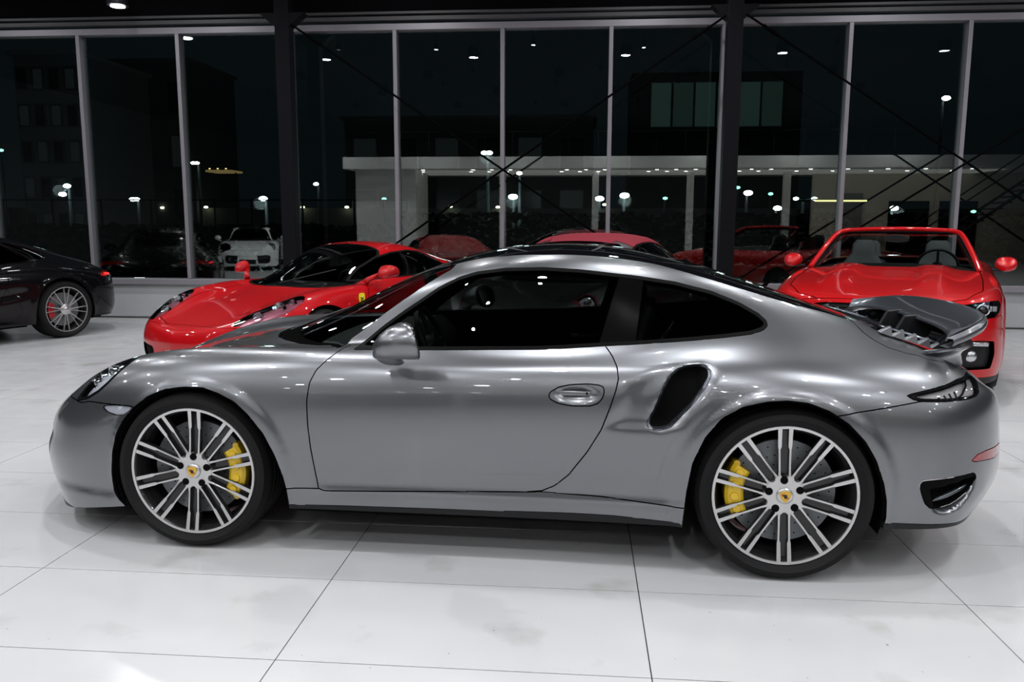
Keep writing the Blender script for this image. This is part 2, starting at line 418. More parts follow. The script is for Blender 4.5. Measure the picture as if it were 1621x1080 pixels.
# columns
for k, (x, lab) in enumerate(((-9.8, 'black square steel column near the left end of the glass wall, beyond the frame'), (-3.93, 'black square steel column before the glass, behind the red sports car'),
                 (1.88, 'black square steel column before the glass, between the soft top car and the red convertible'), (7.7, 'black square steel column near the right end of the glass wall, beyond the frame'))):
    t = empty('steel_column', (x, 10.85, 0)); tag(t, lab, 'column', 'steel columns along the glass wall')
    bm = bmesh.new(); add_box(bm, (0, 0, 2.6), (.19, .19, 5.2)); bm_obj('shaft', bm, M['column'], t, bevel=.006)
    bm = bmesh.new(); add_box(bm, (0, 0, .012), (.34, .34, .024)); bm_obj('base_plate', bm, M['column'], t)
    bm = bmesh.new(); add_prism(bm, [(-.30, 4.10), (.30, 4.10), (.10, 3.93), (-.10, 3.93)], -.09, .09, lambda a, b, h: (a, h, b)); bm_obj('bracket', bm, M['column'], t)
M['rod'] = mat('black_rod', (.002, .002, .002), .9, spec=.02)
# diagonal tie rods
def rod(x0, z0, x1, z1, y, lab):
    bm = bmesh.new(); add_tube(bm, [(x0, y, z0), (x1, y, z1)], .014, 8)
    for (a, b, c, d) in ((x0, z0, x1, z1), (x1, z1, x0, z0)):
        u = Vector((c-a, 0, d-b)).normalized(); p = Vector((a, y, b))+u*.25; add_cyl(bm, p, p+u*.22, .024, n=8)
    tag(bm_obj('tie_rod', bm, M['rod']), lab, 'tie rod', 'steel cross bracing in front of the glass')
rod(-3.80, .22, 1.75, 3.95, 10.70, 'thin black tie rod rising to the right before the middle panes')
rod(-3.80, 3.95, 1.75, .22, 10.735, 'thin black tie rod falling to the right before the middle panes')
rod(2.0, .38, 7.55, 3.97, 10.70, 'thin black tie rod rising to the right behind the red convertible')
rod(2.0, 3.97, 7.55, .33, 10.735, 'thin black tie rod falling to the right behind the red convertible')
# ceiling lamps
M['lampglow'] = mat('lamp_diffuser', (1, 1, 1), .5, emis=(1, .98, .96), es=14)
_bm = bmesh.new(); add_lathe(_bm, [(.10, 0), (.135, .0), (.135, .03), (.12, .20), (0, .20)], 20, axis='z'); _can = bpy.data.meshes.new('lamp_can'); _bm.to_mesh(_can); _bm.free(); _can.materials.append(M['column'])
for k, (x, y, wt) in enumerate(LAMPS+[(-6.02, 10.55, 12)]):
    if k == len(LAMPS):
        t = empty('ceiling_spotlight', (x, y, 4.17)); tag(t, 'lone hanging spotlight glowing above the top rail of the second glass pane', 'ceiling lamp')
        bm = bmesh.new(); add_tube(bm, [(0, 0, .19), (0, 0, CEIL-4.17)], .012, 6); bm_obj('hanging_rod', bm, M['column'], t)
        bm = bmesh.new(); add_cyl(bm, (0, 0, -.012), (0, 0, -.004), .088, n=20); bm_obj('lens', bm, M['lampglow'], t)
    else:
        t = empty('ceiling_spotlight', (x, y, CEIL-.21))
        tag(t, 'round black ceiling spotlight with white disc lens under the dark ceiling', 'ceiling lamp', 'round ceiling spotlights of the showroom')
    o = bpy.data.objects.new('lamp_can', _can); COL.objects.link(o); o.parent = t
    l = bpy.data.lights.new('lamp_disc', 'AREA'); l.shape = 'DISK'; l.size = .19; l.energy = wt; l.color = (.97, .985, 1); l.spread = 2.79
    lo = bpy.data.objects.new('lamp_disc', l); lo.location = (0, 0, -.002); COL.objects.link(lo); lo.parent = t
_bm = bmesh.new(); add_lathe(_bm, [(.04, 0), (.052, .0), (.05, .13), (0, .14)], 14, axis='z'); add_tube(_bm, [(0, 0, .13), (0, 0, .30)], .01, 6); _sp = bpy.data.meshes.new('spot_can'); _bm.to_mesh(_sp); _bm.free(); _sp.materials.append(M['column'])
for k, (x, y) in enumerate(SMALL):  # small extra lamps, added for sparkling highlights on the car bodies
    t = empty('sparkle_spot', (x, y, CEIL-.30)); tag(t, 'small black spotlight added below the dark ceiling for sparkle on the cars', 'ceiling lamp', 'small spotlights added for sparkle')
    o = bpy.data.objects.new('spot_can', _sp); COL.objects.link(o); o.parent = t
    l = bpy.data.lights.new('spot_disc', 'AREA'); l.shape = 'DISK'; l.size = .08; l.energy = 8; l.color = (.97, .985, 1); l.spread = 2.75
    lo = bpy.data.objects.new('spot_disc', l); lo.location = (0, 0, -.002); COL.objects.link(lo); lo.parent = t
# ---------------------------------------------------------------- the showroom's other end, seen only as a reflection in the glass
mz = empty('mezzanine', (0, -7, 0)); tag(mz, 'white mezzanine edge with downlights, seen reflected in the glass wall', 'mezzanine')
def mzbox(nm, x0, x1, y0, y1, z0, z1, m):
    bm = bmesh.new(); add_box(bm, ((x0+x1)/2, (y0+y1)/2, (z0+z1)/2), (x1-x0, y1-y0, z1-z0)); return bm_obj(nm, bm, m, mz)
mzbox('slab', -8.8, 17.2, -5.5, 0, 3.38, 3.80, M['wall_white'])
bm = bmesh.new()
add_tube(bm, [(-8.7, -.15, 4.7), (17.1, -.15, 4.7)], .025, 6)
for k in range(26): add_tube(bm, [(-8.7+k*1.03, -.15, 3.8), (-8.7+k*1.03, -.15, 4.7)], .015, 6)
bm_obj('railing', bm, M['column'], mz)
mzbox('white_wall', -8.5, -6.2, -3.0, -.6, 0, 3.38, M['wall_white'])
mzbox('rear_partition', -6.2, 9.0, -5.6, -5.4, 0, 3.38, M['wall_dark'])
mzbox('beige_wall', 9.0, 17.2, -3.4, -3.2, 0, 3.38, mat('beige_plaster', (.55, .50, .42), .7))
mzbox('doorway', 11.9, 13.4, -3.2, -3.12, 0, 2.3, M['void']); mzbox('doorway', 13.8, 15.2, -3.2, -3.12, 0, 2.3, M['void'])
mzbox('grey_door', 10.2, 10.9, -3.2, -3.12, 0, 2.6, mat('grey_door', (.2, .19, .18), .6))
for x in (-3.2, .4, 4.0, 7.6): mzbox('pillar', x, x+.25, -2.2, -1.95, 0, 3.38, M['wall_white'])
for x in (-8.0, -6.9, -5.8, -3.9, -3.2, -2.5, -.4, .3, 1.0, 2.9, 3.6, 4.3, 6.3, 7.0, 8.4, 9.7, 11.1, 12.4, 14.0):
    for y in (-.8, -1.9):
        bm = bmesh.new(); add_cyl(bm, (x+y*.2, y, 3.365), (x+y*.2, y, 3.379), .07, n=12); bm_obj('downlight', bm, M['lampglow'], mz)
l = bpy.data.lights.new('soffit_fill', 'AREA'); l.shape = 'RECTANGLE'; l.size = 22; l.size_y = 3.2; l.energy = 80; l.color = (1, .97, .9)  # wide area light added below the slab, reads as an evenly lit soffit
lo = bpy.data.objects.new('soffit_fill', l); lo.location = (4, -2.2, 3.35); COL.objects.link(lo); lo.parent = mz
stp = empty('staircase', (12.6, -4.6, 0)); tag(stp, 'dark steel staircase beside the mezzanine, seen reflected at the right', 'staircase')
for k in range(16):
    bm = bmesh.new(); add_box(bm, (k*.27-2, 0, .19+k*.19), (.28, 1.1, .04)); bm_obj('step', bm, M['column'], stp)
for y in (-.57, .57):
    for dz in (0, .9): 
        bm = bmesh.new(); add_tube(bm, [(-2.2, y, .05+dz), (2.2, y, 3.2+dz)], .05 if dz == 0 else .025, 6); bm_obj('handrail' if dz else 'stringer', bm, M['column'], stp)


# ================================================================ silver coupe
def make_wheel(parent, loc, side, R, W, rim_r, spokes, caliper, cal_ang, style='twin', alu='alu', dark='rimdark', crest=True, start=86, name='wheel', seg=72, disc=True):
    """wheel centred at loc, outer face at y=0 looking to -y when side=-1"""
    w = empty(name, loc, 0, parent)
    if side > 0: w.rotation_euler = (0, 0, PI)
    bm = bmesh.new(); r0 = rim_r
    # tyre: outer face y=0, bulge towards -y
    sw = R-r0
    pr = [(r0-.004, .012), (r0+.004, .004), (r0+.02, -.006), (r0+sw*.45, -.014), (r0+sw*.75, -.010), (R-.014, .004), (R-.004, .018), (R, .040)]
    for g in (.25, .42, .58, .75): pr += [(R, W*g-.006), (R-.008, W*g-.004), (R-.008, W*g+.004), (R, W*g+.006)]
    pr += [(R, W-.04), (R-.012, W-.01), (r0+sw*.5, W+.01), (r0, W-.01)]
    add_lathe(bm, pr, seg)
    bm_obj('tyre', bm, M['rubber'], w, angle=.6)
    bm = bmesh.new()
    add_lathe(bm, [(r0+.003, .004), (r0+.001, .000), (r0-.009, .001), (r0-.0095, .006)], seg)
    bm_obj('rim_lip', bm, M[alu], w, angle=.6)
    bm = bmesh.new()
    add_lathe(bm, [(r0-.0095, .006), (r0-.018, .018), (r0-.022, .05), (r0-.035, .07), (r0-.035, W-.05), (r0-.01, W-.01)], seg)
    bm_obj('rim_barrel', bm, M[dark], w, angle=.6)
    if disc:
        bm = bmesh.new(); rd = r0-.070
        add_lathe(bm, [(.09, .078), (rd, .078), (rd, .100), (.09, .100)], 48, closed=True)
        add_lathe(bm, [(.0, .05), (.085, .055), (.09, .078)], 32)
        bm_obj('brake_disc', bm, M['steel'], w, angle=.5)
        bm = bmesh.new()
        for k in range(30):
            for q in range(3):
                a = 2*PI*k/30+q*.11; rr = .108+q*(rd-.125)/2.2
                c = Vector((rr*math.cos(a), .0775, rr*math.sin(a)))
                add_cyl(bm, c, c+Vector((0, .002, 0)), .0035, n=6)
        bm_obj('drilled_hole', bm, M['void'], w)['kind'] = 'stuff'
        bm = bmesh.new()
        add_lathe(bm, [(.0, .16), (r0-.05, .16), (r0-.05, .165)], 32)
        bm_obj('dust_shield', bm, M['void'], w)
    if caliper:
        a0, a1 = [math.radians(t) for t in cal_ang]
        bm = bmesh.new(); ri, ro = r0-.125, r0-.052
        add_lathe(bm, [(ri, .034), (ri+.012, .026), (ro-.014, .026), (ro, .036), (ro, .125), (ri, .125)], 14, closed=True, arc=(a0, a1))
        for t in (.12, .38, .62, .88):
            a = a0+(a1-a0)*t; rr = (ri+ro)/2
            c = Vector((rr*math.cos(a), .026, rr*math.sin(a))); add_cyl(bm, c+Vector((0, .004, 0)), c-Vector((0, .006, 0)), .019, .015, n=14)
        for t in (0, 1):
            a = a0+(a1-a0)*t; c = Vector(((ro-.012)*math.cos(a), .05, (ro-.012)*math.sin(a)))
            add_cyl(bm, c-Vector((0, .012, 0)), c+Vector((0, .03, 0)), .014, n=10)
        bm_obj('brake_caliper', bm, M[caliper], w, angle=.5)
    # spokes
    if style == 'twin':
        for k in range(spokes):
            a = math.radians(start)-2*PI*k/spokes
            bm = bmesh.new(); mi = []
            for sgn in (-1, 1):
                # outline of one bar in (radial, tangential), stepped outward third
                P = [(.050, .020), (.072, .0250), (.10, .0228), (r0*.66, .0240), (r0*.70, .0265), (r0-.004, .0285),
                     (r0-.004, .0125), (r0*.70, .0130), (r0*.66, .0172), (.10, .0158), (.072, .0145), (.050, .008)]
                P2 = [(p, q*sgn) for p, q in P]
                def f(p, q, h, a=a):
                    dish = .014*max(0, 1-abs(p-.02)/.10)**2*0 + .012*math.sin(PI*min(1, p/r0))
                    return (p*math.cos(a)-q*math.sin(a), h+dish, p*math.sin(a)+q*math.cos(a))
                n0 = len(bm.faces)
                add_prism(bm, P2, .004, .030, f)
            bm.faces.ensure_lookup_table()
            me_faces = [fc for fc in bm.faces]
            bmesh.ops.recalc_face_normals(bm, faces=bm.faces)
            for fc in bm.faces: fc.material_index = 0 if fc.normal.y < -.6 else 1
            o = bm_obj('spoke', bm, M[alu], w); o.data.materials.append(M[dark])
            # dark recessed web between the two bars
            bm = bmesh.new()
            add_prism(bm, [(.07, -.022), (r0-.02, -.024), (r0-.02, .024), (.07, .022)], .026, .034,
                      lambda p, q, h, a=a: (p*math.cos(a)-q*math.sin(a), h+.012*math.sin(PI*min(1, p/r0))-.0*p, p*math.sin(a)+q*math.cos(a)))
            bm_obj('web', bm, M[dark], w)
        # hub star
        bm = bmesh.new(); poly = []
        for k in range(spokes):
            a = math.radians(start)-2*PI*k/spokes; h = PI/spokes
            for da, rr in ((h, .078), (.55*h, .080), (.25*h, .070), (-.25*h, .070), (-.55*h, .080)):
                poly.append((rr*math.cos(a+da), rr*math.sin(a+da)))
        add_prism(bm, poly, .006, .030, lambda p, q, h: (p, h+.004, q))
        bm_obj('hub', bm, M[alu], w, bevel=.002)
        for k in range(5):
            a = math.radians(start+2)+2*PI*k/5; bm = bmesh.new()
            c = Vector((.062*math.cos(a), .0085, .062*math.sin(a)))
            add_lathe(bm, [(.0, -.001), (.0150, -.001), (.0160, .004)], 14)
            o = bm_obj('lug_hole', bm, M['void'], w, angle=.6); o.location = c
    else:
        for k in range(spokes):
            a = math.radians(start)-2*PI*k/spokes
            bm = bmesh.new()
            for sgn in (-1, 1):
                P = [(.03, 0), (.05, .010*sgn), (r0-.003, .042*sgn), (r0-.003, .034*sgn), (.06, .0*sgn)]
                add_prism(bm, P, .006, .026, lambda p, q, h, a=a: (p*math.cos(a)-q*math.sin(a), h+.02*math.sin(PI*min(1, p/r0)), p*math.sin(a)+q*math.cos(a)))
            bm_obj('spoke', bm, M[alu], w)
        bm = bmesh.new(); add_lathe(bm, [(.0, .006), (.035, .006), (.07, .022), (.07, .03)], 24); bm_obj('hub', bm, M[alu], w, angle=.6)
    # centre cap
    bm = bmesh.new(); add_lathe(bm, [(0, .0), (.028, .0005), (.032, .004), (.033, .010)], 28)
    bm_obj('centre_cap', bm, M[alu], w, angle=1)
    if crest:
        bm = bmesh.new()
        sh = [(a_*1.22, b_*1.22) for a_, b_ in [(-.016, .015), (-.006, .017), (0, .019), (.006, .017), (.016, .015), (.0165, .002), (.012, -.010), (0, -.020), (-.012, -.010), (-.0165, .002)]]
        add_prism(bm, sh, -.0045, .0, lambda p, q, h: (p, h, q)); bm_obj('crest', bm, M['gold'], w)
        for (x0, x1, z0, z1) in ((-.0135, -.002, .001, .011), (.002, .0125, -.009, -.001)):
            bm = bmesh.new(); 
            for t in range(3):
                zz = z0+(z1-z0)*(t+.5)/3; add_box(bm, ((x0+x1)/2, -.0048, zz), (x1-x0, .001, (z1-z0)/5))
            bm_obj('crest_stripe', bm, M['crest_red'], w)
        bm = bmesh.new(); add_prism(bm, [(p*.33, q*.36) for p, q in sh], -.0056, -.004, lambda p, q, h: (p, h, q)); bm_obj('crest_shield', bm, M['gloss_black'], w)
    return w

CARX, CARY, CARYAW = -.3933, 4.0631, -.0277
coupe = empty('sports_coupe', (CARX, CARY, 0), CARYAW)
tag(coupe, 'silver grey metallic sports coupe with raised rear wing and yellow brake calipers, in side view', 'car')
CINV = (Matrix.Translation((CARX, CARY, 0)) @ Matrix.Rotation(CARYAW, 4, 'Z')).inverted()
def mk(rows): return [list(map(list, r)) for r in rows]
def sx(x, yz): return [(x, y, z) for y, z in yz]
ST = [
 # front centre and fan
 [(-2.15,0,.555),(-2.158,0,.552),(-2.165,0,.548),(-2.172,0,.543),(-2.18,0,.536),(-2.19,0,.525),(-2.203,0,.508),(-2.217,0,.484),(-2.228,0,.445),(-2.235,0,.385),(-2.235,0,.29),(-2.13,0,.075)],
 [(-2.11,0,.570),(-2.112,.08,.570),(-2.115,.16,.568),(-2.118,.21,.565),(-2.122,.25,.560),(-2.13,.28,.551),(-2.142,.30,.533),(-2.158,.315,.500),(-2.175,.32,.45),(-2.185,.32,.385),(-2.188,.32,.29),(-2.09,.31,.075)],
 [(-2.0,0,.615),(-2.0,.14,.615),(-1.998,.26,.614),(-1.995,.34,.614),(-1.993,.405,.611),(-1.995,.455,.602),(-2.0,.50,.582),(-2.015,.53,.545),(-2.04,.55,.48),(-2.055,.56,.40),(-2.06,.565,.30),(-1.98,.55,.08)],
 [(-1.85,0,.67),(-1.85,.18,.67),(-1.845,.32,.673),(-1.84,.42,.680),(-1.835,.50,.685),(-1.832,.57,.680),(-1.835,.64,.655),(-1.845,.695,.605),(-1.86,.732,.53),(-1.87,.75,.43),(-1.87,.755,.30),(-1.82,.74,.105)],
 sx(-1.65, [(0,.735),(.2,.735),(.36,.738),(.47,.745),(.56,.758),(.64,.766),(.715,.74),(.775,.685),(.815,.60),(.835,.48),(.838,.33),(.825,.15)]),
 sx(-1.45, [(0,.79),(.22,.79),(.38,.788),(.50,.795),(.60,.814),(.68,.828),(.76,.802),(.825,.735),(.862,.64),(.878,.5),(.875,.33),(.865,.18)]),
 sx(-1.2, [(0,.838),(.22,.835),(.40,.828),(.52,.828),(.61,.840),(.69,.850),(.77,.826),(.84,.762),(.882,.66),(.897,.50),(.893,.33),(.88,.19)]),
 sx(-.95, [(0,.882),(.26,.874),(.42,.860),(.53,.850),(.62,.852),(.70,.858),(.78,.838),(.845,.778),(.884,.67),(.893,.5),(.887,.33),(.88,.195)]),
 sx(-.7, [(0,1.005),(.26,.985),(.45,.920),(.56,.868),(.64,.852),(.72,.862),(.795,.842),(.85,.785),(.885,.68),(.892,.5),(.884,.33),(.878,.2)]),
 sx(-.5, [(0,1.115),(.28,1.092),(.46,1.03),(.575,.955),(.655,.885),(.745,.866),(.815,.833),(.86,.77),(.887,.67),(.890,.5),(.880,.33),(.878,.2)]),
 sx(-.25, [(0,1.208),(.30,1.188),(.48,1.14),(.58,1.085),(.66,.985),(.76,.868),(.83,.815),(.87,.75),(.889,.65),(.888,.5),(.877,.33),(.878,.2)]),
 sx(0, [(0,1.272),(.30,1.258),(.475,1.230),(.582,1.185),(.668,1.05),(.77,.868),(.835,.812),(.872,.747),(.889,.65),(.886,.5),(.875,.33),(.877,.2)]),
 sx(.3, [(0,1.300),(.30,1.290),(.475,1.262),(.585,1.21),(.675,1.07),(.78,.876),(.84,.818),(.876,.75),(.892,.65),(.888,.5),(.876,.33),(.878,.2)]),
 sx(.6, [(0,1.278),(.29,1.268),(.465,1.240),(.575,1.187),(.67,1.06),(.783,.888),(.848,.832),(.888,.765),(.905,.66),(.90,.5),(.887,.33),(.888,.2)]),
 sx(.9, [(0,1.213),(.28,1.204),(.45,1.180),(.56,1.130),(.66,1.022),(.775,.905),(.86,.848),(.912,.77),(.930,.66),(.925,.5),(.910,.33),(.905,.2)]),
 sx(1.2, [(0,1.128),(.28,1.120),(.45,1.097),(.555,1.052),(.66,.978),(.77,.905),(.86,.848),(.92,.770),(.942,.67),(.942,.5),(.93,.33),(.92,.2)]),
 sx(1.45, [(0,1.040),(.28,1.034),(.46,1.014),(.57,.975),(.67,.925),(.765,.876),(.85,.825),(.91,.757),(.938,.66),(.940,.5),(.928,.33),(.915,.2)]),
 sx(1.7, [(0,.955),(.28,.950),(.47,.936),(.58,.91),(.67,.878),(.755,.842),(.83,.795),(.883,.735),(.91,.65),(.915,.5),(.90,.33),(.885,.18)]),
 sx(1.87, [(0,.905),(.28,.902),(.47,.890),(.58,.868),(.665,.842),(.74,.810),(.803,.768),(.850,.71),(.872,.63),(.875,.5),(.86,.33),(.83,.19)]),
 [(2.02,0,.866),(2.02,.28,.862),(2.01,.46,.852),(2.003,.55,.838),(1.998,.62,.818),(1.995,.68,.790),(1.998,.725,.755),(2.005,.752,.70),(2.01,.765,.62),(2.01,.768,.5),(1.99,.755,.34),(1.93,.72,.20)],
 [(2.13,0,.832),(2.13,.22,.829),(2.125,.36,.822),(2.12,.44,.810),(2.118,.50,.792),(2.12,.54,.768),(2.127,.565,.735),(2.137,.58,.685),(2.145,.586,.61),(2.145,.586,.5),(2.12,.575,.35),(2.03,.55,.20)],
 [(2.20,0,.805),(2.2,.13,.803),(2.2,.20,.798),(2.2,.25,.789),(2.202,.28,.775),(2.207,.30,.755),(2.217,.315,.725),(2.23,.325,.68),(2.238,.33,.61),(2.238,.33,.5),(2.21,.325,.36),(2.10,.31,.20)],
 [(2.235,0,.79),(2.236,0,.785),(2.238,0,.78),(2.24,0,.772),(2.243,0,.76),(2.248,0,.745),(2.255,0,.718),(2.262,0,.67),(2.267,0,.6),(2.266,0,.5),(2.24,0,.37),(2.12,0,.2)],
]
ST = [[list(p) for p in r] for r in ST]
# nose a little fuller towards the bumper, tail deck lower behind the wing
for k, (a, b) in enumerate(((.055, .095), (.055, .095), (.058, .10), (.045, .09), (.0, .0))):
    for j in range(7, 12): ST[k][j][0] -= [.030, .045, .052, .068, .095][j-7]*b/.095*(.9 if k else 1)
    if k < 4:
        for j in range(4, 7): ST[k][j][0] -= .012
for j in range(3, 8): ST[4][j][2] += .012
for j in range(3, 8): ST[3][j][2] += .006; ST[3][j][0] -= .01
for k in range(10, 15):
    for j in range(3): ST[k][j][2] += .007
for k, dz in ((-5, -.010), (-4, -.042), (-3, -.075), (-2, -.100), (-1, -.105)):
    for j in range(8):
        w_ = 1 if j < 4 else (8-j)/4.5
        ST[k][j][2] += dz*w_
for k in (-4, -3, -2, -1):
    for j in range(9, 12): ST[k][j][0] += (.012, .035, .06)[j-9]
for j in (10, 11): ST[-5][j][0] += .03
for k, dz in ((-7, .035), (-6, .040), (-5, .028), (-4, .020), (-3, .02), (-2, .02), (-1, .02)): ST[k][11][2] += dz
G = loft(ST, 340, 130, smooth=1)
fx, fz, rx, rz = -1.197, .325, 1.214, .335
def bodyfields(G):
    X, Y, Z = G[..., 0], G[..., 1], G[..., 2]
    side = sstep(.60, .74, Y)
    for cx, cz, R0, amp in ((fx, fz, .372, .0075), (rx, rz, .382, .0085)):
        d = np.hypot(X-cx, (Z-cz))-R0
        Y += amp*side*(1-sstep(.036, .050, d))*sstep(-.3, -.1, d)*sstep(.12, .25, Z)
    # shoulder scallop in front of and below the side intake
    def blob(poly, amt, w):
        pts = np.stack([X.ravel(), Z.ravel()], 1); d = sdf(poly, pts).reshape(X.shape)
        return -amt*side*(1-sstep(-w, 0, d))
    Y += blob([(.60,.775),(.72,.845),(.80,.868),(.93,.876),(.97,.83),(.93,.72),(.84,.60),(.74,.575),(.60,.575),(.50,.585),(.56,.68)], .013, .06)
    Y += blob([(.70,.60),(.69,.63),(.715,.69),(.74,.75),(.775,.81),(.82,.845),(.90,.855),(.92,.83),(.90,.75),(.85,.68),(.79,.61),(.74,.59)], .055, .03)
    Y += blob([(1.762,.388),(1.966,.43),(1.955,.385),(1.926,.34),(1.89,.30),(1.83,.28),(1.79,.30)], .06, .02)
    # sill crease
    Y += .006*side*np.exp(-((Z-.285)/.02)**2)*sstep(-.75, -.6, X)*(1-sstep(.75, .9, X))
    Y += .014*side*(1-sstep(.185, .235, Z))*(1-sstep(-1.62, -1.5, X))
    # door handle bowl
    e = np.hypot((X-.408)/.095, (Z-.724)/.032); Y += -.026*side*(1-sstep(.45, .95, e))
    G[..., 1] = np.where(G[..., 1] < 0, 0, G[..., 1]); return G
G = bodyfields(G)
sh = Shell(G)
_b = sh.bvh(-1)
def onbody(pts, nomy=.85):
    out = []
    for x, y in pts:
        o = CINV @ CAMLOC; d = (CINV.to_3x3() @ ray(x, y)).normalized()
        h = _b.ray_cast(o, d)
        if h[0] is None:
            t = (-nomy-o.y)/d.y; p = o+d*t
        else: p = h[0]
        out.append((p.x, abs(p.y), p.z))
    return np.array(out)
def xz(pts, nomy=.85): return onbody(pts, nomy)[:, [0, 2]]
def xy(pts, nomy=.85): return onbody(pts, nomy)[:, :2]
def dens(p, n=5): return spline(p, n, closed=True)
def fxz(poly): return lambda V: sdf(poly, V[:, [0, 2]])
def fxy(poly): return lambda V: sdf(poly, V[:, [0, 1]])
WIN = [(558,554),(578,540),(607,516),(637,494),(667,474),(696,454),(726,439),(756,430),(800,424.5),(860,423.5),(919,427),(1007,437),(1067,446),(1126,461),(1170,479),(1200,496),(1213,508),(1215,516),(1208,523),(1190,529),(1150,534),(1096,539),(1007,545),(957,547.5),(860,553),(700,554)]
winp = xz(WIN, .68)
up = lambda C: (C[:, 1] > .35)
side_m = lambda C: (C[:, 1] > .45)
sh.cut(fxz(winp), 'body', 'trim', side_m)
sh.cut(lambda V: sdf(winp, V[:, [0, 2]])+.012, 'trim', 'glass')
pil = xz([(946,552),(981,436),(1019,437),(1005,552)], .7)
sh.cut(fxz(pil), 'glass', 'pillar')
bxx = pil[:2].mean(0)[0]
sh.cut(lambda V: bxx-V[:, 0], 'glass', 'quarter_glass')
# windscreen and cowl
apil = xy([(535,551),(556,536),(578,520),(613,493),(655,464),(685,444),(714,427)], .6)
wsp = [(-1.10,-.05),(-1.10,0),(-1.085,.2),(-1.03,.36),(-.95,.47),(-.85,.555),(-.75,.605),(-.68,.625)]+[tuple(p) for p in apil]+[(-.165,.50),(-.20,.3),(-.215,0),(-.215,-.05)]
sh.cut(fxy(wsp), 'body', 'windscreen', lambda C: C[:, 2] > .80)
cow = [(-1.2,-.1),(-.985,-.1),(-.985,0),(-.965,.2),(-.92,.36),(-.86,.46),(-.78,.53),(-.66,.60),(-.6,.66),(-1.2,.7)]
sh.cut(fxy(cow), 'windscreen', 'cowl')
# roof and rear screen
rail = xy([(722,418),(756,410),(800,405.5),(859,403.5),(919,404),(978,409),(1037,418),(1096,434),(1156,452),(1215,470),(1260,483),(1310,496),(1342,506)], .5)
rp = [(-.215,-.05),(-.215,0),(-.20,.3),(-.165,.50)]+[tuple(p) for p in rail]+[(1.56,.40),(1.585,.2),(1.59,0),(1.59,-.05)]
sh.cut(fxy(rp), 'body', 'roof', lambda C: (C[:, 2] > .9) & (C[:, 1] < .62))
rs = [(.86,-.1),(.86,.30),(.92,.38),(1.05,.40),(1.50,.36),(1.53,.30),(1.545,-.1)]
sh.cut(fxy(rs), 'roof', 'rear_screen')
# engine lid
lide = xy([(1342,505),(1366,526),(1384,539),(1407,551),(1437,560),(1458,564),(1467,569)], .6)
lid = [(1.60,-.05),(1.60,0),(1.595,.2),(1.57,.42)]+[tuple(p) for p in lide]+[(1.98,.56),(2.05,.45),(2.10,.3),(2.12,0),(2.12,-.05)]
sh.cut(fxy(lid), 'body', 'engine_lid', lambda C: (C[:, 2] > .7) & (C[:, 0] > 1.4))
lin = [(1.67,-.1),(1.67,.30),(1.655,.44),(1.70,.485),(1.85,.50),(1.99,.50),(2.04,.3),(2.05,-.1)]
sh.cut(fxy(lin), ('engine_lid', 'body'), 'lid_opening', lambda C: (C[:, 2] > .7) & (C[:, 0] > 1.5))
# lamps
hl = xz([(127,634),(133,623),(138,615),(144,604),(151,595),(158,586),(167,578),(176,572),(186,567),(197,564),(208,562),(219,560.5),(214,568),(208,573),(197,587),(182,604),(167,617),(149,626),(138,631)], .74)
hl3 = np.array([(-1.835,.60),(-1.80,.655),(-1.77,.70),(-1.73,.745),(-1.67,.79),(-1.60,.84),(-1.52,.84),(-1.56,.785),(-1.60,.742),(-1.645,.693),(-1.69,.655),(-1.75,.622)])
hlf = lambda V: np.maximum(sdf(hl3, V[:, [0, 2]]), .605-V[:, 1]-.35*np.clip(-1.62-V[:, 0], 0, 1))
sh.cut(hlf, 'body', 'headlamp_border', lambda C: C[:, 1] > .40)
sh.cut(lambda V: hlf(V)+.011, 'headlamp_border', 'headlamp')
tl = xz([(1434,626),(1443,624),(1467,618),(1496,610),(1514,601),(1529,590),(1533,589),(1541,597),(1547,610),(1549,621),(1545,627),(1532,632),(1496,636),(1461,636),(1446,633)], .75)
sh.cut(fxz(tl), 'body', 'tail_border', lambda C: C[:, 1] > .40)
sh.cut(lambda V: sdf(tl, V[:, [0, 2]])+.008, 'tail_border', 'tail_lamp')
# arches
fa = xz([(188,806),(180,776),(177,747),(178,717),(184,687),(195,665),(212,645),(234,628),(260,617),(290,613),(319,614),(345,623),(371,637),(393,658),(416,687),(434,721),(447,754),(453,776),(456,812)], .9)
fa = np.vstack([fa, [(fa[-1][0], -.1), (fa[0][0], -.1)]])
sh.cut(fxz(fa), 'body', 'hole', lambda C: C[:, 1] > .3)
ra = xz([(1080,846),(1082,820),(1087,780),(1097,733),(1117,693),(1143,663),(1177,645),(1214,637),(1247,635),(1280,639),(1314,652),(1344,672),(1370,700),(1387,730),(1399,767),(1403,794),(1402,820),(1397,838)], .94)
ra = np.vstack([ra, [(ra[-1][0], -.1), (ra[0][0], -.1)]])
sh.cut(fxz(ra), 'body', 'hole', lambda C: C[:, 1] > .3)
# black lower parts
low = xz([(455,800),(540,801),(773,809),(906,813),(973,817),(1078,830)], .9)
lowp = np.vstack([low, [(.9, -.2), (-.82, -.2)]])
sh.cut(fxz(lowp), 'body', 'skirt', lambda C: C[:, 1] > .3)
dif = [(1.5,.255),(1.61,.250),(1.78,.24),(1.92,.232),(2.0,.245),(2.06,.27),(2.09,.30),(2.13,.37),(2.16,.42),(2.4,.43),(2.4,-.2),(1.5,-.2)]
sh.cut(fxz(dif), 'body', 'diffuser')
chin = [(-2.4,.15),(-2.15,.14),(-2.0,.125),(-1.9,.115),(-1.85,.11),(-1.83,-.1),(-2.4,-.1)]
sh.cut(fxz(chin), 'body', 'chin')
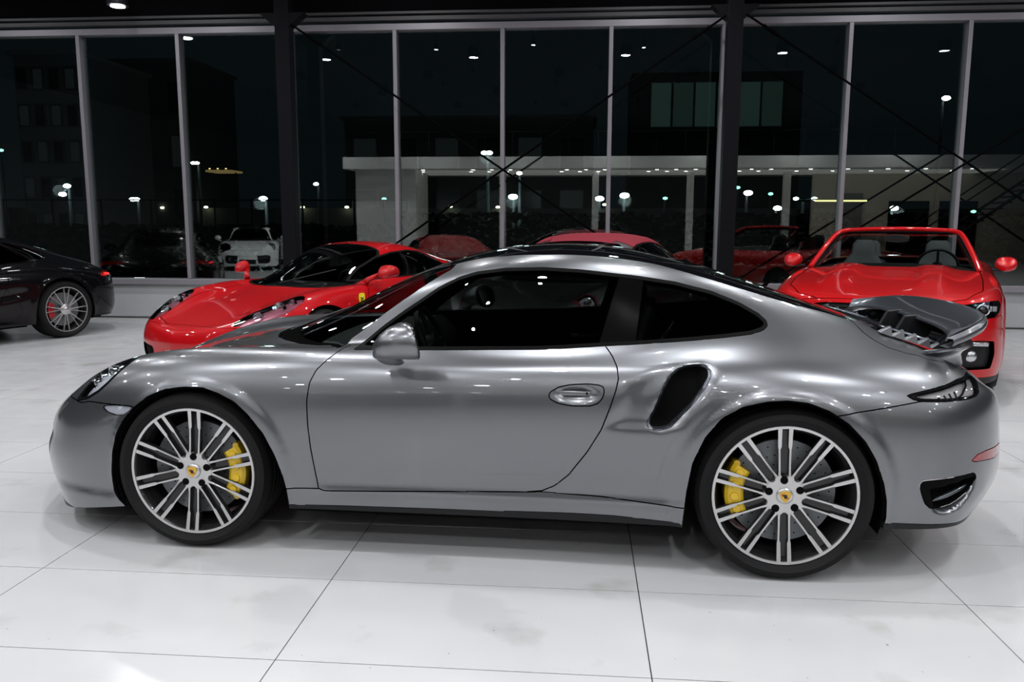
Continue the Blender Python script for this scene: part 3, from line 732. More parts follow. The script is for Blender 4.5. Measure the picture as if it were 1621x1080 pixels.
# openings
itk = xz([(1024,668),(1024,674),(1031,680),(1046,681),(1061,677),(1076,662),(1096,642),(1114,618),(1125,597),(1125,584),(1114,578),(1096,578),(1076,582),(1058,597),(1046,621),(1037,645)], .9)
sh.cut(fxz(itk), 'body', 'intake', lambda C: C[:, 1] > .5)
sh.cut(lambda V: sdf(itk, V[:, [0, 2]])+.009, 'intake', 'intake_hole')
bv_ = xz([(1456,768),(1459,763),(1470,761),(1540,749),(1545,751),(1544,758),(1537,768),(1524,784),(1507,798),(1487,805),(1471,804),(1464,797),(1459,782)], .8)
sh.cut(fxz(bv_), 'body', 'rear_vent', lambda C: C[:, 1] > .4)
rf = xz([(1536,732),(1547,720),(1562,713),(1576,708),(1577,720),(1574,724),(1555,729)], .7)
rf[[3, 4], 0] += .05
sh.cut(fxz(rf), 'body', 'rear_reflector', lambda C: C[:, 1] > .3)
ts = xz([(160,642),(185,642),(209,644),(204,650),(196,656),(184,657),(170,652)], .84)
sh.cut(fxz(ts), 'body', 'side_marker', lambda C: C[:, 1] > .5)
# panels
dr = xz([(556,545),(535,557),(519,569),(501,585.5),(490,606),(485.5,635),(487,672),(491.5,709),(499,747),(504,773),(512,777),(600,778),(830,779),(858,777),(878,769),(900,752),(930,715),(952,680),(966,645),(975,618),(979,600),(977,582),(970,565),(957,546),(957,535),(700,540)], .86)
sh.cut(fxz(dr), 'body', 'door', lambda C: (C[:, 1] > .6))
fb = [(-2.5,.60),(-2.02,.60),(-1.85,.605),(-1.80,.600),(-1.78,.602),(-1.74,.612),(-1.48,.615),(-1.3,.5),(-1.3,-.1),(-2.5,-.1)]
hb = xz([(868,627),(872,620),(885,613),(905,609),(930,608),(950,610),(956,614),(956.5,622),(953,632),(946,639),(935,643),(905,643),(885,639),(872,633)], .88)
sh.cut(fxz(hb), 'door', 'handle_bezel', lambda C: C[:, 1] > .7)
sh.cut(fxz(fb), 'body', 'front_bumper')
gr = [(.27,.44),(.56,.455),(.635,.42),(.625,.27),(.56,.215),(.30,.215)]
sh.cut(lambda V: sdf(gr, V[:, [1, 2]]), 'front_bumper', 'front_grille', lambda C: C[:, 0] < -1.95)
gr2 = [(-.1,.33),(.20,.33),(.235,.30),(.22,.20),(-.1,.20)]
sh.cut(lambda V: sdf(gr2, V[:, [1, 2]]), 'front_bumper', 'front_grille', lambda C: C[:, 0] < -1.95)
hd = [(-2.5,-.1),(-2.5,.3),(-2.03,.36),(-1.9,.42),(-1.7,.50),(-1.4,.545),(-1.1,.56),(-.9,.555),(-.6,.60),(-.6,-.1)]
sh.cut(fxy(hd), 'body', 'hood', lambda C: (C[:, 2] > .5) & (C[:, 0] < -.7))
rbp = [(1.36,.672),(1.45,.688),(1.49,.694),(1.703,.728),(1.85,.74),(2.0,.765),(2.08,.80),(2.2,.745),(2.5,.74),(2.5,-.1),(1.3,-.1),(1.3,.66)]
sh.cut(fxz(rbp), 'body', 'rear_bumper', lambda C: C[:, 0] > 1.30)
sh.cut(lambda V: V[:, 0]-.2, 'body', 'fender', lambda C: (C[:, 0] < -.55) & (C[:, 2] < .87))
silp = xz([(450,774),(504,773.5),(600,778),(830,779),(858,779),(950,786),(1090,806),(1090,835),(450,835)], .88)
sh.cut(fxz(silp), ('body', 'fender'), 'sill', lambda C: C[:, 1] > .5)
sh.cut(lambda V: np.maximum(np.maximum(.935-V[:, 2], -.12-V[:, 0]), V[:, 0]-1.50), 'body', 'roof_rail')
sh.freeze()
SIL = M['silver']
P = coupe
sh.panel('body_frame', ('body', 'roof_rail'), SIL, P, join=True)
sh.panel('front_fender', 'fender', SIL, P)
sh.panel('door_panel', 'door', SIL, P)
sh.panel('side_sill', 'sill', SIL, P)
sh.panel('bonnet', 'hood', SIL, P, join=True)
sh.panel('front_bumper', 'front_bumper', SIL, P, join=True)
sh.panel('rear_bumper', 'rear_bumper', SIL, P, join=True)
sh.panel('window_trim', 'trim', M['seal'], P, gap=0, depth=.01, offset=.001)
sh.panel('pillar_cover', 'pillar', M['pillar'], P, gap=0, depth=.01, offset=-.001)
sh.panel('side_window', 'glass', M['glass_dark'], P, gap=0, depth=0, offset=-.003)
sh.panel('quarter_window', 'quarter_glass', M['glass_dark'], P, gap=0, depth=0, offset=-.003)
sh.panel('windscreen', 'windscreen', M['glass_car'], P, gap=0, depth=0, offset=-.001, join=True)
sh.panel('cowl', 'cowl', M['cowl'], P, gap=0, depth=.02, offset=-.012, join=True)
sh.panel('roof_panel', 'roof', M['roof_glass'], P, join=True)
sh.panel('rear_screen', 'rear_screen', M['gloss_black'], P, gap=.001, join=True)
sh.panel('skirt', 'skirt', M['black'], P, gap=.0, depth=.03)
sh.panel('diffuser', 'diffuser', M['black'], P, gap=0, depth=.03, join=True)
sh.panel('chin_spoiler', 'chin', M['black'], P, gap=0, depth=.03, join=True)
sh.panel('intake_rim', 'intake', M['silver_dark'], P, gap=0, depth=0)
sh.panel('side_intake', 'intake_hole', M['void'], P, gap=0, depth=0)
sh.panel('rear_vent', 'rear_vent', M['void'], P, gap=0, depth=0)
sh.panel('front_grille', 'front_grille', M['black'], P, gap=0, depth=.01, offset=-.004, join=True)
sh.panel('rear_reflector', 'rear_reflector', M['redlens'], P, gap=.001, depth=.01, offset=.001)
sh.panel('side_marker', 'side_marker', M['lens'], P, gap=.001, depth=.0, offset=.002)
sh.panel('marker_housing', 'side_marker', M['lamp_silver'], P, gap=.0, depth=-.006, offset=-.006)
sh.panel('headlamp', 'headlamp', M['lens'], P, gap=.001, depth=.0, offset=.0005)
sh.panel('headlamp_border', 'headlamp_border', M['gloss_black'], P, gap=.001, depth=.01)
sh.panel('lamp_bowl', 'headlamp', M['lamp_silver'], P, gap=.0, depth=-.022, offset=-.022)
sh.panel('handle_bezel', 'handle_bezel', SIL, P, gap=.0022)
sh.panel('engine_lid', 'engine_lid', SIL, P, join=True)
sh.panel('tail_lamp_border', 'tail_border', M['gloss_black'], P, gap=.001, depth=.01)
sh.panel('tail_lamp', 'tail_lamp', M['smoke'], P, gap=.002, depth=.012, offset=.001)
sh.panel('tail_lamp_housing', 'tail_lamp', M['lamp_silver'], P, gap=0, depth=-.016, offset=-.016)
sh.panel('lid_well', 'lid_opening', M['void'], P, gap=0, depth=-.05, offset=-.05, join=True)
sh.panel('inner_blackout', ('body', 'fender', 'door', 'sill', 'hood', 'front_bumper', 'rear_bumper', 'roof', 'skirt', 'diffuser', 'chin', 'front_grille', 'cowl', 'rear_screen', 'side_marker', 'trim', 'pillar', 'handle_bezel', 'engine_lid', 'headlamp_border', 'tail_border', 'roof_rail'), M['void'], P, gap=-.004, depth=0, offset=-.022, join=True)  # black shell added behind the panels, blocks light leaks and darkens gaps
if 1:
    # floor pan
    bm = bmesh.new(); add_box(bm, (0, 0, .19), (3.9, 1.1, .05)); add_box(bm, (0, 0, .2), (1.55, 1.66, .05)); bm_obj('floor_pan', bm, M['void'], P)
    # wheel housings
    for cx, cz, R_, yo, wd in ((fx, fz, .385, .85, .34), (rx, rz, .395, .89, .42)):
        for sd in (-1, 1):
            bm = bmesh.new(); add_lathe(bm, [(R_, 0), (R_, wd), (0, wd)], 40, arc=(-.35, PI+.35))
            o = bm_obj('wheel_housing', bm, M['void'], P, smooth=True); o.location = (cx, yo*sd if sd < 0 else yo, cz)
            if sd > 0: o.rotation_euler = (0, 0, PI)
for sd in (-1, 1):
    make_wheel(P, (-1.225, .868*sd, .340), sd, .340, .245, .2745, 10, 'yellow', (31, -33) if sd < 0 else (211, 147), start=86)
    make_wheel(P, (1.225, .912*sd, .3455), sd, .3455, .305, .2785, 10, 'yellow', (148, 207) if sd < 0 else (-32, 27), start=92)


# ---------------------------------------------------------------- coupe fittings
def grid_obj(name, G, material, parent, closed_u=False, caps=False, smooth=True):
    """G (nu,nv,3) -> mesh"""
    nu, nv, _ = G.shape; f = []
    for i in range(nu if closed_u else nu-1):
        for j in range(nv-1):
            a, b = i*nv+j, ((i+1) % nu)*nv+j; f.append((a, b, b+1, a+1))
    if caps:
        f.append([i*nv for i in range(nu)][::-1]); f.append([i*nv+nv-1 for i in range(nu)])
    bm = bmesh.new(); vs = [bm.verts.new(tuple(p)) for p in G.reshape(-1, 3)]
    for q in f:
        try: bm.faces.new([vs[k] for k in q])
        except ValueError: pass
    bmesh.ops.remove_doubles(bm, verts=bm.verts, dist=1e-5)
    return bm_obj(name, bm, material, parent, smooth=smooth, angle=.8)
def rings(sections, n=28, p=2.4):
    """sections: (center(3), half_a, half_b, axis 'x'/'y') superellipse rings"""
    out = []
    for c, a, b in sections:
        t = np.linspace(0, 2*PI, n, endpoint=False); cs, sn = np.cos(t), np.sin(t)
        ya = a*np.sign(cs)*np.abs(cs)**(2/p); zb = b*np.sign(sn)*np.abs(sn)**(2/p)
        out.append(np.stack([np.full(n, c[0]), c[1]+ya, c[2]+zb], 1))
    return np.array(out).transpose(1, 0, 2)
def side_mirror(parent, sd, x0=-.302, y0=.985, z0=.936, sc=1., material='silver', foot=True):
    m = empty('door_mirror', (x0, y0*sd, z0), 0, parent)
    sec = [(-.084, .008, .012, -.040), (-.080, .030, .026, -.038), (-.070, .052, .037, -.031), (-.050, .074, .051, -.019), (-.02, .092, .0625, -.007), (.015, .100, .0685, .001), (.05, .101, .071, .004), (.066, .100, .0705, .004), (.074, .096, .067, .004)]
    G_ = rings([((dx*sc, 0, dz*sc), a*sc, b*sc) for dx, a, b, dz in sec], p=2.35)
    # shear so that the back plane leans like the photo
    q_ = sstep(-.02*sc, .06*sc, G_[..., 0]); G_[..., 0] += q_*(.42*G_[..., 1]*sd - .22*G_[..., 2])
    grid_obj('mirror_shell', G_, M[material], m, closed_u=True, caps=True)
    bm = bmesh.new(); add_tube(bm, [tuple(q) for q in G_[:, -1]+np.array([.002, 0, 0])], .004*sc, 6, closed=True); bm_obj('mirror_rim', bm, M['gloss_black'], m, smooth=True)
    g2 = G_[:, -1]*np.array([1, .94, .92])+np.array([.003, 0, 0])
    mesh_obj('mirror_glass', [tuple(q) for q in g2], [list(range(len(g2)))], M['mirror'], m, smooth=False)
    bm = bmesh.new(); ring = [tuple(q) for q in G_[:, 4]*np.array([1, 1.002, 1.004])]
    if foot:
        t = [((-.055, .0, -.050), .034, .020), ((-.045, -.030*sd, -.072), .036, .020), ((-.036, -.062*sd, -.088), .040, .018), ((-.03, -.10*sd, -.098), .045, .016)]
        rr = []
        for c, a, b in t:
            tt = np.linspace(0, 2*PI, 20, endpoint=False)
            rr.append(np.stack([c[0]+a*np.cos(tt), np.full(20, c[1]), c[2]+b*np.sin(tt)], 1)*sc)
        grid_obj('mirror_foot', np.array(rr).transpose(1, 0, 2), M[material], m, closed_u=True, caps=True)
    return m
for sd in (-1, 1): side_mirror(P, sd)
# door handle
for sd in (-1, 1):
    h = empty('door_handle', (.405, .858*sd, .724), 0, P)
    xs = [(-.088, .006, .008), (-.08, .012, .013), (-.055, .017, .016), (-.02, .019, .0135), (.03, .019, .013), (.06, .016, .0135), (.08, .010, .012), (.086, .005, .008)]
    G_ = rings([((x, 0, 0), a, b) for x, a, b in xs], n=20, p=2.6)
    grid_obj('grip', G_, M['silver'], h, closed_u=True, caps=True)
    bm = bmesh.new(); add_cyl(bm, (.045, -.021*1, .002), (.045, -.012, .002), .0048, n=12)
    if sd > 0: bmesh.ops.rotate(bm, verts=bm.verts, matrix=Matrix.Rotation(PI, 3, 'Z'), cent=(.045, 0, 0))
    bm_obj('keyhole', bm, M['void'], h)
# headlamp internals
def onshell(x, z, inset=0.0):
    o = Vector((x, -3, z)); hh = _b.ray_cast(o, Vector((0, 1, 0))); y = -hh[0].y if hh[0] else .7
    return abs(y)-inset
for sd in (-1, 1):
    for (x, z, r_) in ((-1.755, .672, .030), (-1.735, .700, .022), (-1.675, .730, .026), (-1.635, .745, .018)):
        y = onshell(x, z, .034); bm = bmesh.new(); add_lathe(bm, [(0, -.012), (r_*.6, -.010), (r_*.8, 0), (r_, -.008), (r_, .015)], 20)
        o = bm_obj('lamp_projector', bm, M['chrome'], P, angle=.7); o.location = (x, y*sd, z); o.rotation_euler = (0, 0, (-.5 if sd < 0 else PI+.5))
    for k in range(5):
        x = 1.775+k*.022; z0, z1 = .712, .735+k*.006; y = onshell(x, .722, .008)
        bm = bmesh.new(); add_tube(bm, [(x-.012, y*sd, z1), (x+.012, (onshell(x+.012, z0, .010))*sd, z0)], .0035, 6); bm_obj('lamp_rib', bm, M['black'], P)
    bm = bmesh.new(); add_tube(bm, [(x, onshell(x, z, .012)*sd, z) for x, z in ((1.86,.722),(1.90,.742),(1.935,.765),(1.955,.785))], .004, 6); bm_obj('light_guide', bm, M['black'], P)
    # side marker bulb strip
    y = onshell(-1.57, .60, .004)
    bm = bmesh.new(); add_box(bm, (-1.54, y*sd, .602), (.05, .006, .018)); bm_obj('marker_lamp', bm, M['chrome'], P, bevel=.003)
    # fin in the rear vent
    bm = bmesh.new(); p0, p1 = (1.79, .332), (1.985, .392)
    pts = []
    for t in np.linspace(0, 1, 8):
        x = p0[0]+(p1[0]-p0[0])*t; z = p0[1]+(p1[1]-p0[1])*t; y = .868-.35*(x-1.75)-.6*max(0, x-1.85)**1.5
        pts.append((x, y*sd, z))
    add_tube(bm, pts, [.004, .008, .010, .010, .010, .009, .007, .004], 8); bm_obj('vent_fin', bm, M['silver_dark'], P, smooth=True)
# raised wing
def wing_blade():
    n = 41; A = []
    for k in range(n):
        s = -1+2*k/(n-1); y = .655*math.sin(s*PI/2)*1.0; q = abs(y)/.655
        lead = 1.945-.012*q**2-.060*q**6; tr = 2.150-.085*q**2-.065*q**5-.105*q**14
        zl = .966-.016*q**2-.016*q**6; zt = 1.030-.018*q**2-.032*q**8
        th = .016+.010*(1-q**8)
        c = []
        for a in np.linspace(0, 2*PI, 26, endpoint=False):
            u = .5-.5*math.cos(a); xx = lead+(tr-lead)*u; zc = zl+(zt-zl)*(u**1.15)
            t_ = th*(abs(math.sin(a))**.75)*(1 if math.sin(a) > 0 else -1.25)*(1.0 if u < .5 else 1-.35*(u-.5))
            c.append((xx, y, zc+t_*.6))
        A.append(c)
    return np.array(A)
wb = empty('rear_wing', (0, 0, 0), 0, P)
gw = wing_blade()
grid_obj('wing_blade', gw.transpose(1, 0, 2), M['silver_dark'], wb, closed_u=True, caps=True)
# bright end lip that runs round the trailing edge
nn = 41; band = []
for k in range(nn):
    s = -1+2*k/(nn-1); y = .66*math.sin(s*PI/2); q = abs(y)/.66
    tr = 2.157-.085*q**2-.060*q**5-.115*q**14; zt = 1.026-.020*q**2-.045*q**8-.02*q**16
    band.append([(tr-.02, y, zt+.004), (tr+.002, y*1.004, zt), (tr+.006, y*1.008, zt-.012), (tr+.001, y*1.004, zt-.030), (tr-.012, y*.995, zt-.036), (tr-.04, y*.98, zt-.030)])
grid_obj('wing_lip', np.array(band), M['silver'], wb)
# wing base: concave lip below, with dark side walls and struts
band = []; wall = []
for k in range(nn):
    s = -1+2*k/(nn-1); y = .60*math.sin(s*PI/2); q = abs(y)/.60
    tr = 2.125-.075*q**2-.06*q**5-.16*q**16; zt = .905-.008*q**2-.02*q**8
    band.append([(tr-.03, y*.97, zt+.004), (tr, y, zt+.004), (tr+.004, y*1.005, zt-.004), (tr-.012, y*.99, zt-.016), (tr-.03, y*.975, zt-.03), (tr-.038, y*.97, zt-.05), (tr-.030, y*.975, zt-.09)])
    tw = 2.125-.075*q**2-.06*q**5-.05*q**12; y *= .95
    wall.append([(tw-.055, y*.93, zt+.055), (tw-.045, y*.95, zt+.03), (tw-.03, y*.97, zt-.02)])
grid_obj('wing_base', np.array(band), M['silver'], wb)
grid_obj('wing_wall', np.array(wall), M['gloss_black'], wb)
for sd in (-1, 1):
    bm = bmesh.new(); add_prism(bm, [(1.84,.86),(2.0,.86),(2.06,.99),(1.90,.975)], .10*sd, .13*sd, lambda a, b, h: (a, h, b)); bm_obj('wing_strut', bm, M['black'], wb, bevel=.004)
# louvre slats across the lid opening and their raised near-side ends
for k in range(6):
    x = 1.70+k*.052; zc = .955-(x-1.70)*.30
    bm = bmesh.new()
    add_prism(bm, [(x-.012, zc+.010), (x+.022, zc-.006), (x+.022, zc-.012), (x-.012, zc+.002)], -.478, .478, lambda a, b, h: (a, h, b))
    bm_obj('louvre', bm, M['silver_dark'], P, bevel=.001)
    for sd in (-1, 1):
        bm = bmesh.new(); v = [bm.verts.new(q) for q in ((x-.030, .515*sd, zc-.012), (x+.018, .515*sd, zc-.028), (x+.018, .47*sd, zc-.02), (x-.03, .47*sd, zc-.008), (x+.014, .505*sd, zc+.014), (x+.016, .475*sd, zc+.016))]
        for q in ((0, 1, 4), (1, 2, 5, 4), (2, 3, 5), (3, 0, 4, 5), (3, 2, 1, 0)): bm.faces.new([v[i] for i in q])
        bm_obj('louvre_tooth', bm, M['silver'], P)
for sd in (-1, 1):
    bm = bmesh.new(); add_tube(bm, [(1.69, .42*sd, .960), (1.74, .42*sd, .945), (1.80, .43*sd, .928), (1.90, .44*sd, .898), (2.0, .45*sd, .865)], [.006, .009, .010, .010, .008], 8)
    bm_obj('lid_rail', bm, M['silver_dark'], P, smooth=True)
# door glass seal line and belt moulding are in the trim; wipers
for (x0, y0, x1, y1) in ((-.99, -.30, -.80, .28), (-.98, .12, -.76, .48)):
    bm = bmesh.new()
    def ws(x, y): 
        hh = _b.ray_cast(Vector((x, -abs(y), 3)), Vector((0, 0, -1))); return (hh[0].z if hh[0] else .9)+.012
    pts = [(x0+(x1-x0)*t, y0+(y1-y0)*t, ws(x0+(x1-x0)*t, y0+(y1-y0)*t)) for t in np.linspace(0, 1, 9)]
    add_tube(bm, pts, .006, 6); bm_obj('wiper', bm, M['black'], P, smooth=True)
# interior
def seat(parent, x, y, z=.30, material='leather', lean=.28, s=1.):
    st = empty('seat', (x, y, z), 0, parent)
    g1 = rings([((-.28*s, 0, .10), .20, .05), ((-.22*s, 0, .11), .235, .075), ((0, 0, .09), .24, .08), ((.2*s, 0, .07), .22, .08), ((.26*s, 0, .07), .18, .06)], p=3)
    grid_obj('cushion', g1, M[material], st, closed_u=True, caps=True)
    back = []
    for h, a, b in ((.02, .20, .05), (.10, .235, .075), (.30, .245, .075), (.46, .225, .065), (.54, .17, .05), (.60, .125, .05), (.70, .12, .05), (.745, .08, .03)):
        t = np.linspace(0, 2*PI, 24, endpoint=False); cs, sn = np.cos(t), np.sin(t)
        back.append(np.stack([.2+lean*h+b*np.sign(sn)*np.abs(sn)**.75, a*np.sign(cs)*np.abs(cs)**.75, np.full(24, .08+h)], 1))
    grid_obj('seat_back', np.array(back).transpose(1, 0, 2), M[material], st, closed_u=True, caps=True)
    return st
def steering(parent, x, y, z, r=.18, tilt=1.15, material='leather'):
    sw = empty('steering_wheel', (x, y, z), 0, parent); sw.rotation_euler = (0, tilt, 0)
    bm = bmesh.new(); add_tube(bm, [(r*math.cos(t), r*math.sin(t), 0) for t in np.linspace(0, 2*PI, 32, endpoint=False)], .014, 8, closed=True); bm_obj('wheel_rim', bm, M[material], sw, smooth=True)
    bm = bmesh.new(); add_cyl(bm, (0, 0, -.02), (0, 0, .02), .05, n=20)
    for a in (0, PI/2, PI, 3*PI/2): add_tube(bm, [(0, 0, 0), (r*math.cos(a), r*math.sin(a), 0)], .012, 6)
    bm_obj('wheel_hub', bm, M[material], sw); return sw
for y in (-.37, .37): seat(P, .30, y, .24)
steering(P, -.27, -.37, .84)
gd = rings([((-.80, 0, .80), .50, .05), ((-.62, 0, .80), .62, .08), ((-.42, 0, .79), .70, .10), ((-.36, 0, .74), .70, .08)], n=24, p=3)
grid_obj('dashboard', gd, M['leather'], P, closed_u=True, caps=True)
bm = bmesh.new(); add_box(bm, (-.52, 0, 1.115), (.02, .0, .0)); bm.free()
mr = rings([((-.375, 0, 1.115), .10, .03), ((-.355, 0, 1.115), .115, .035)], n=20); grid_obj('interior_mirror', mr, M['black'], P, closed_u=True, caps=True)
bm = bmesh.new(); add_tube(bm, [(-.365, 0, 1.13), (-.33, 0, 1.175)], .008, 6); bm_obj('mirror_stem', bm, M['black'], P)


# ================================================================ the other cars
def copy_tree(o, parent=None, swap=None, skip=()):
    c = o.copy(); COL.objects.link(c); c.parent = parent
    if swap and c.type == 'MESH':
        for k, sl in enumerate(c.material_slots):
            m_ = sl.material
            if m_ and m_.name in swap: sl.link = 'OBJECT'; sl.material = swap[m_.name]
    for ch in o.children:
        if ch.name.split('.')[0] in skip: continue
        copy_tree(ch, c, swap, skip)
    return c
def simple_car(root, Gr, d):
    """cut a half shell by the outlines in d and link its panels"""
    s = Shell(Gr)
    for nm, chart, poly, src, cond in d['cuts']:
        ax = {'xz': [0, 2], 'xy': [0, 1], 'yz': [1, 2]}[chart]
        s.cut((lambda V, ax=ax, poly=poly: sdf(poly, V[:, ax])), src, nm, cond)
        if nm in d.get('inset', {}):
            inner, w_ = d['inset'][nm]; s.cut((lambda V, ax=ax, poly=poly, w_=w_: sdf(poly, V[:, ax])+w_), nm, inner)
    s.freeze()
    for (name, regs, m_, kw) in d['panels']: s.panel(name, regs, M[m_], root, **kw)
    return s
def arch(cx, cz, R_, n=18): return [(cx+R_*math.cos(a), cz+R_*math.sin(a)) for a in np.linspace(0, PI, n)]+[(cx-R_, -.3), (cx+R_, -.3)]
def wheel_wells(P, data, material='void'):
    for cx, cz, R_, yo, wd in data:
        for sd in (-1, 1):
            bm = bmesh.new(); add_lathe(bm, [(R_, 0), (R_, wd), (0, wd)], 28, arc=(-.35, PI+.35))
            o = bm_obj('wheel_housing', bm, M[material], P, smooth=True); o.location = (cx, yo*sd, cz)
            if sd > 0: o.rotation_euler = (0, 0, PI)

M['lamp_mauve'] = mat('mauve_lamp_bowl', (.30, .08, .12), .3, .4)
# ---- red mid-engined coupe (left, nose towards the camera)
FX, FY, FYAW = -2.50, 8.45, 1.16
red = empty('red_sports_car', (FX, FY, 0), FYAW)
tag(red, 'glossy red mid-engined sports coupe with shield badge, behind the silver coupe at left', 'car')
SF = [
 [(-2.17,0,.50),(-2.172,0,.497),(-2.176,0,.493),(-2.182,0,.488),(-2.188,0,.482),(-2.195,0,.472),(-2.205,0,.455),(-2.215,0,.43),(-2.22,0,.39),(-2.215,0,.32),(-2.20,0,.22),(-2.13,0,.10)],
 [(-2.12,0,.52),(-2.12,.08,.52),(-2.122,.17,.52),(-2.125,.23,.518),(-2.13,.28,.515),(-2.135,.32,.508),(-2.145,.345,.49),(-2.155,.36,.455),(-2.165,.365,.40),(-2.16,.365,.32),(-2.15,.365,.22),(-2.08,.36,.10)],
 [(-2.0,0,.55),(-2.0,.16,.55),(-1.995,.30,.553),(-1.99,.40,.556),(-1.985,.48,.556),(-1.99,.54,.545),(-2.0,.58,.52),(-2.01,.61,.475),(-2.02,.625,.40),(-2.02,.63,.32),(-2.0,.63,.22),(-1.95,.62,.11)],
 [(-1.82,0,.60),(-1.82,.20,.60),(-1.815,.36,.61),(-1.81,.48,.628),(-1.80,.58,.636),(-1.80,.66,.625),(-1.805,.72,.59),(-1.815,.765,.53),(-1.82,.79,.44),(-1.82,.80,.34),(-1.81,.80,.23),(-1.78,.79,.12)],
 sx(-1.55,[(0,.665),(.22,.665),(.40,.672),(.52,.70),(.62,.722),(.71,.725),(.79,.69),(.845,.62),(.88,.52),(.89,.40),(.885,.25),(.87,.13)]),
 sx(-1.3,[(0,.715),(.22,.712),(.40,.718),(.53,.75),(.63,.778),(.72,.784),(.81,.752),(.875,.68),(.91,.56),(.92,.42),(.91,.26),(.89,.14)]),
 sx(-1.05,[(0,.76),(.24,.755),(.42,.758),(.54,.782),(.64,.803),(.73,.806),(.82,.775),(.88,.70),(.91,.57),(.915,.42),(.90,.26),(.885,.14)]),
 sx(-.85,[(0,.805),(.26,.798),(.45,.79),(.56,.795),(.66,.812),(.75,.815),(.83,.785),(.885,.71),(.91,.58),(.91,.42),(.895,.26),(.88,.14)]),
 sx(-.6,[(0,.93),(.28,.91),(.47,.86),(.58,.815),(.68,.812),(.76,.815),(.84,.785),(.89,.71),(.91,.58),(.905,.42),(.885,.26),(.875,.14)]),
 sx(-.3,[(0,1.075),(.28,1.055),(.46,.995),(.57,.92),(.66,.84),(.765,.818),(.845,.785),(.89,.71),(.905,.58),(.895,.42),(.875,.26),(.87,.14)]),
 sx(0,[(0,1.175),(.28,1.16),(.45,1.125),(.55,1.065),(.65,.94),(.765,.822),(.845,.785),(.89,.71),(.90,.58),(.885,.42),(.865,.26),(.87,.14)]),
 sx(.3,[(0,1.210),(.26,1.198),(.43,1.168),(.54,1.115),(.65,.98),(.765,.83),(.85,.785),(.895,.71),(.90,.58),(.88,.42),(.865,.26),(.87,.14)]),
 sx(.6,[(0,1.185),(.26,1.175),(.43,1.15),(.54,1.10),(.65,.98),(.77,.86),(.86,.80),(.915,.72),(.925,.58),(.90,.42),(.88,.26),(.88,.14)]),
 sx(.95,[(0,1.06),(.26,1.055),(.44,1.04),(.55,1.00),(.66,.93),(.77,.875),(.865,.82),(.93,.74),(.95,.6),(.94,.42),(.92,.26),(.91,.15)]),
 sx(1.3,[(0,.955),(.26,.955),(.46,.955),(.58,.945),(.68,.915),(.78,.875),(.87,.82),(.935,.74),(.96,.6),(.955,.42),(.94,.26),(.92,.15)]),
 sx(1.7,[(0,.91),(.26,.91),(.46,.91),(.58,.90),(.68,.885),(.77,.855),(.85,.80),(.90,.72),(.925,.6),(.92,.42),(.90,.28),(.88,.17)]),
 [(2.02,0,.90),(2.02,.22,.90),(2.0,.40,.895),(1.99,.52,.888),(1.98,.62,.87),(1.97,.70,.84),(1.965,.76,.79),(1.97,.80,.71),(1.98,.82,.60),(1.97,.82,.43),(1.94,.80,.30),(1.88,.77,.19)],
 [(2.14,0,.88),(2.14,.12,.88),(2.14,.22,.876),(2.14,.29,.87),(2.14,.35,.855),(2.145,.40,.83),(2.15,.43,.79),(2.16,.45,.71),(2.17,.455,.6),(2.16,.455,.44),(2.12,.45,.31),(2.04,.44,.2)],
 [(2.16,0,.875),(2.16,0,.873),(2.162,0,.87),(2.164,0,.865),(2.167,0,.855),(2.172,0,.83),(2.18,0,.78),(2.19,0,.7),(2.20,0,.6),(2.19,0,.44),(2.15,0,.31),(2.06,0,.2)],
]
GF = loft(SF, 190, 80, smooth=1)
_X, _Y, _Z = GF[..., 0], GF[..., 1], GF[..., 2]
for cx, cz, R0 in ((-1.3, .33, .355), (1.3, .335, .37)):
    _d = np.hypot(_X-cx, _Z-cz)-R0; _Y += .010*sstep(.6, .74, _Y)*(1-sstep(.02, .06, _d))*sstep(.1, .25, _Z)
sd_ = lambda C: C[:, 1] > .4
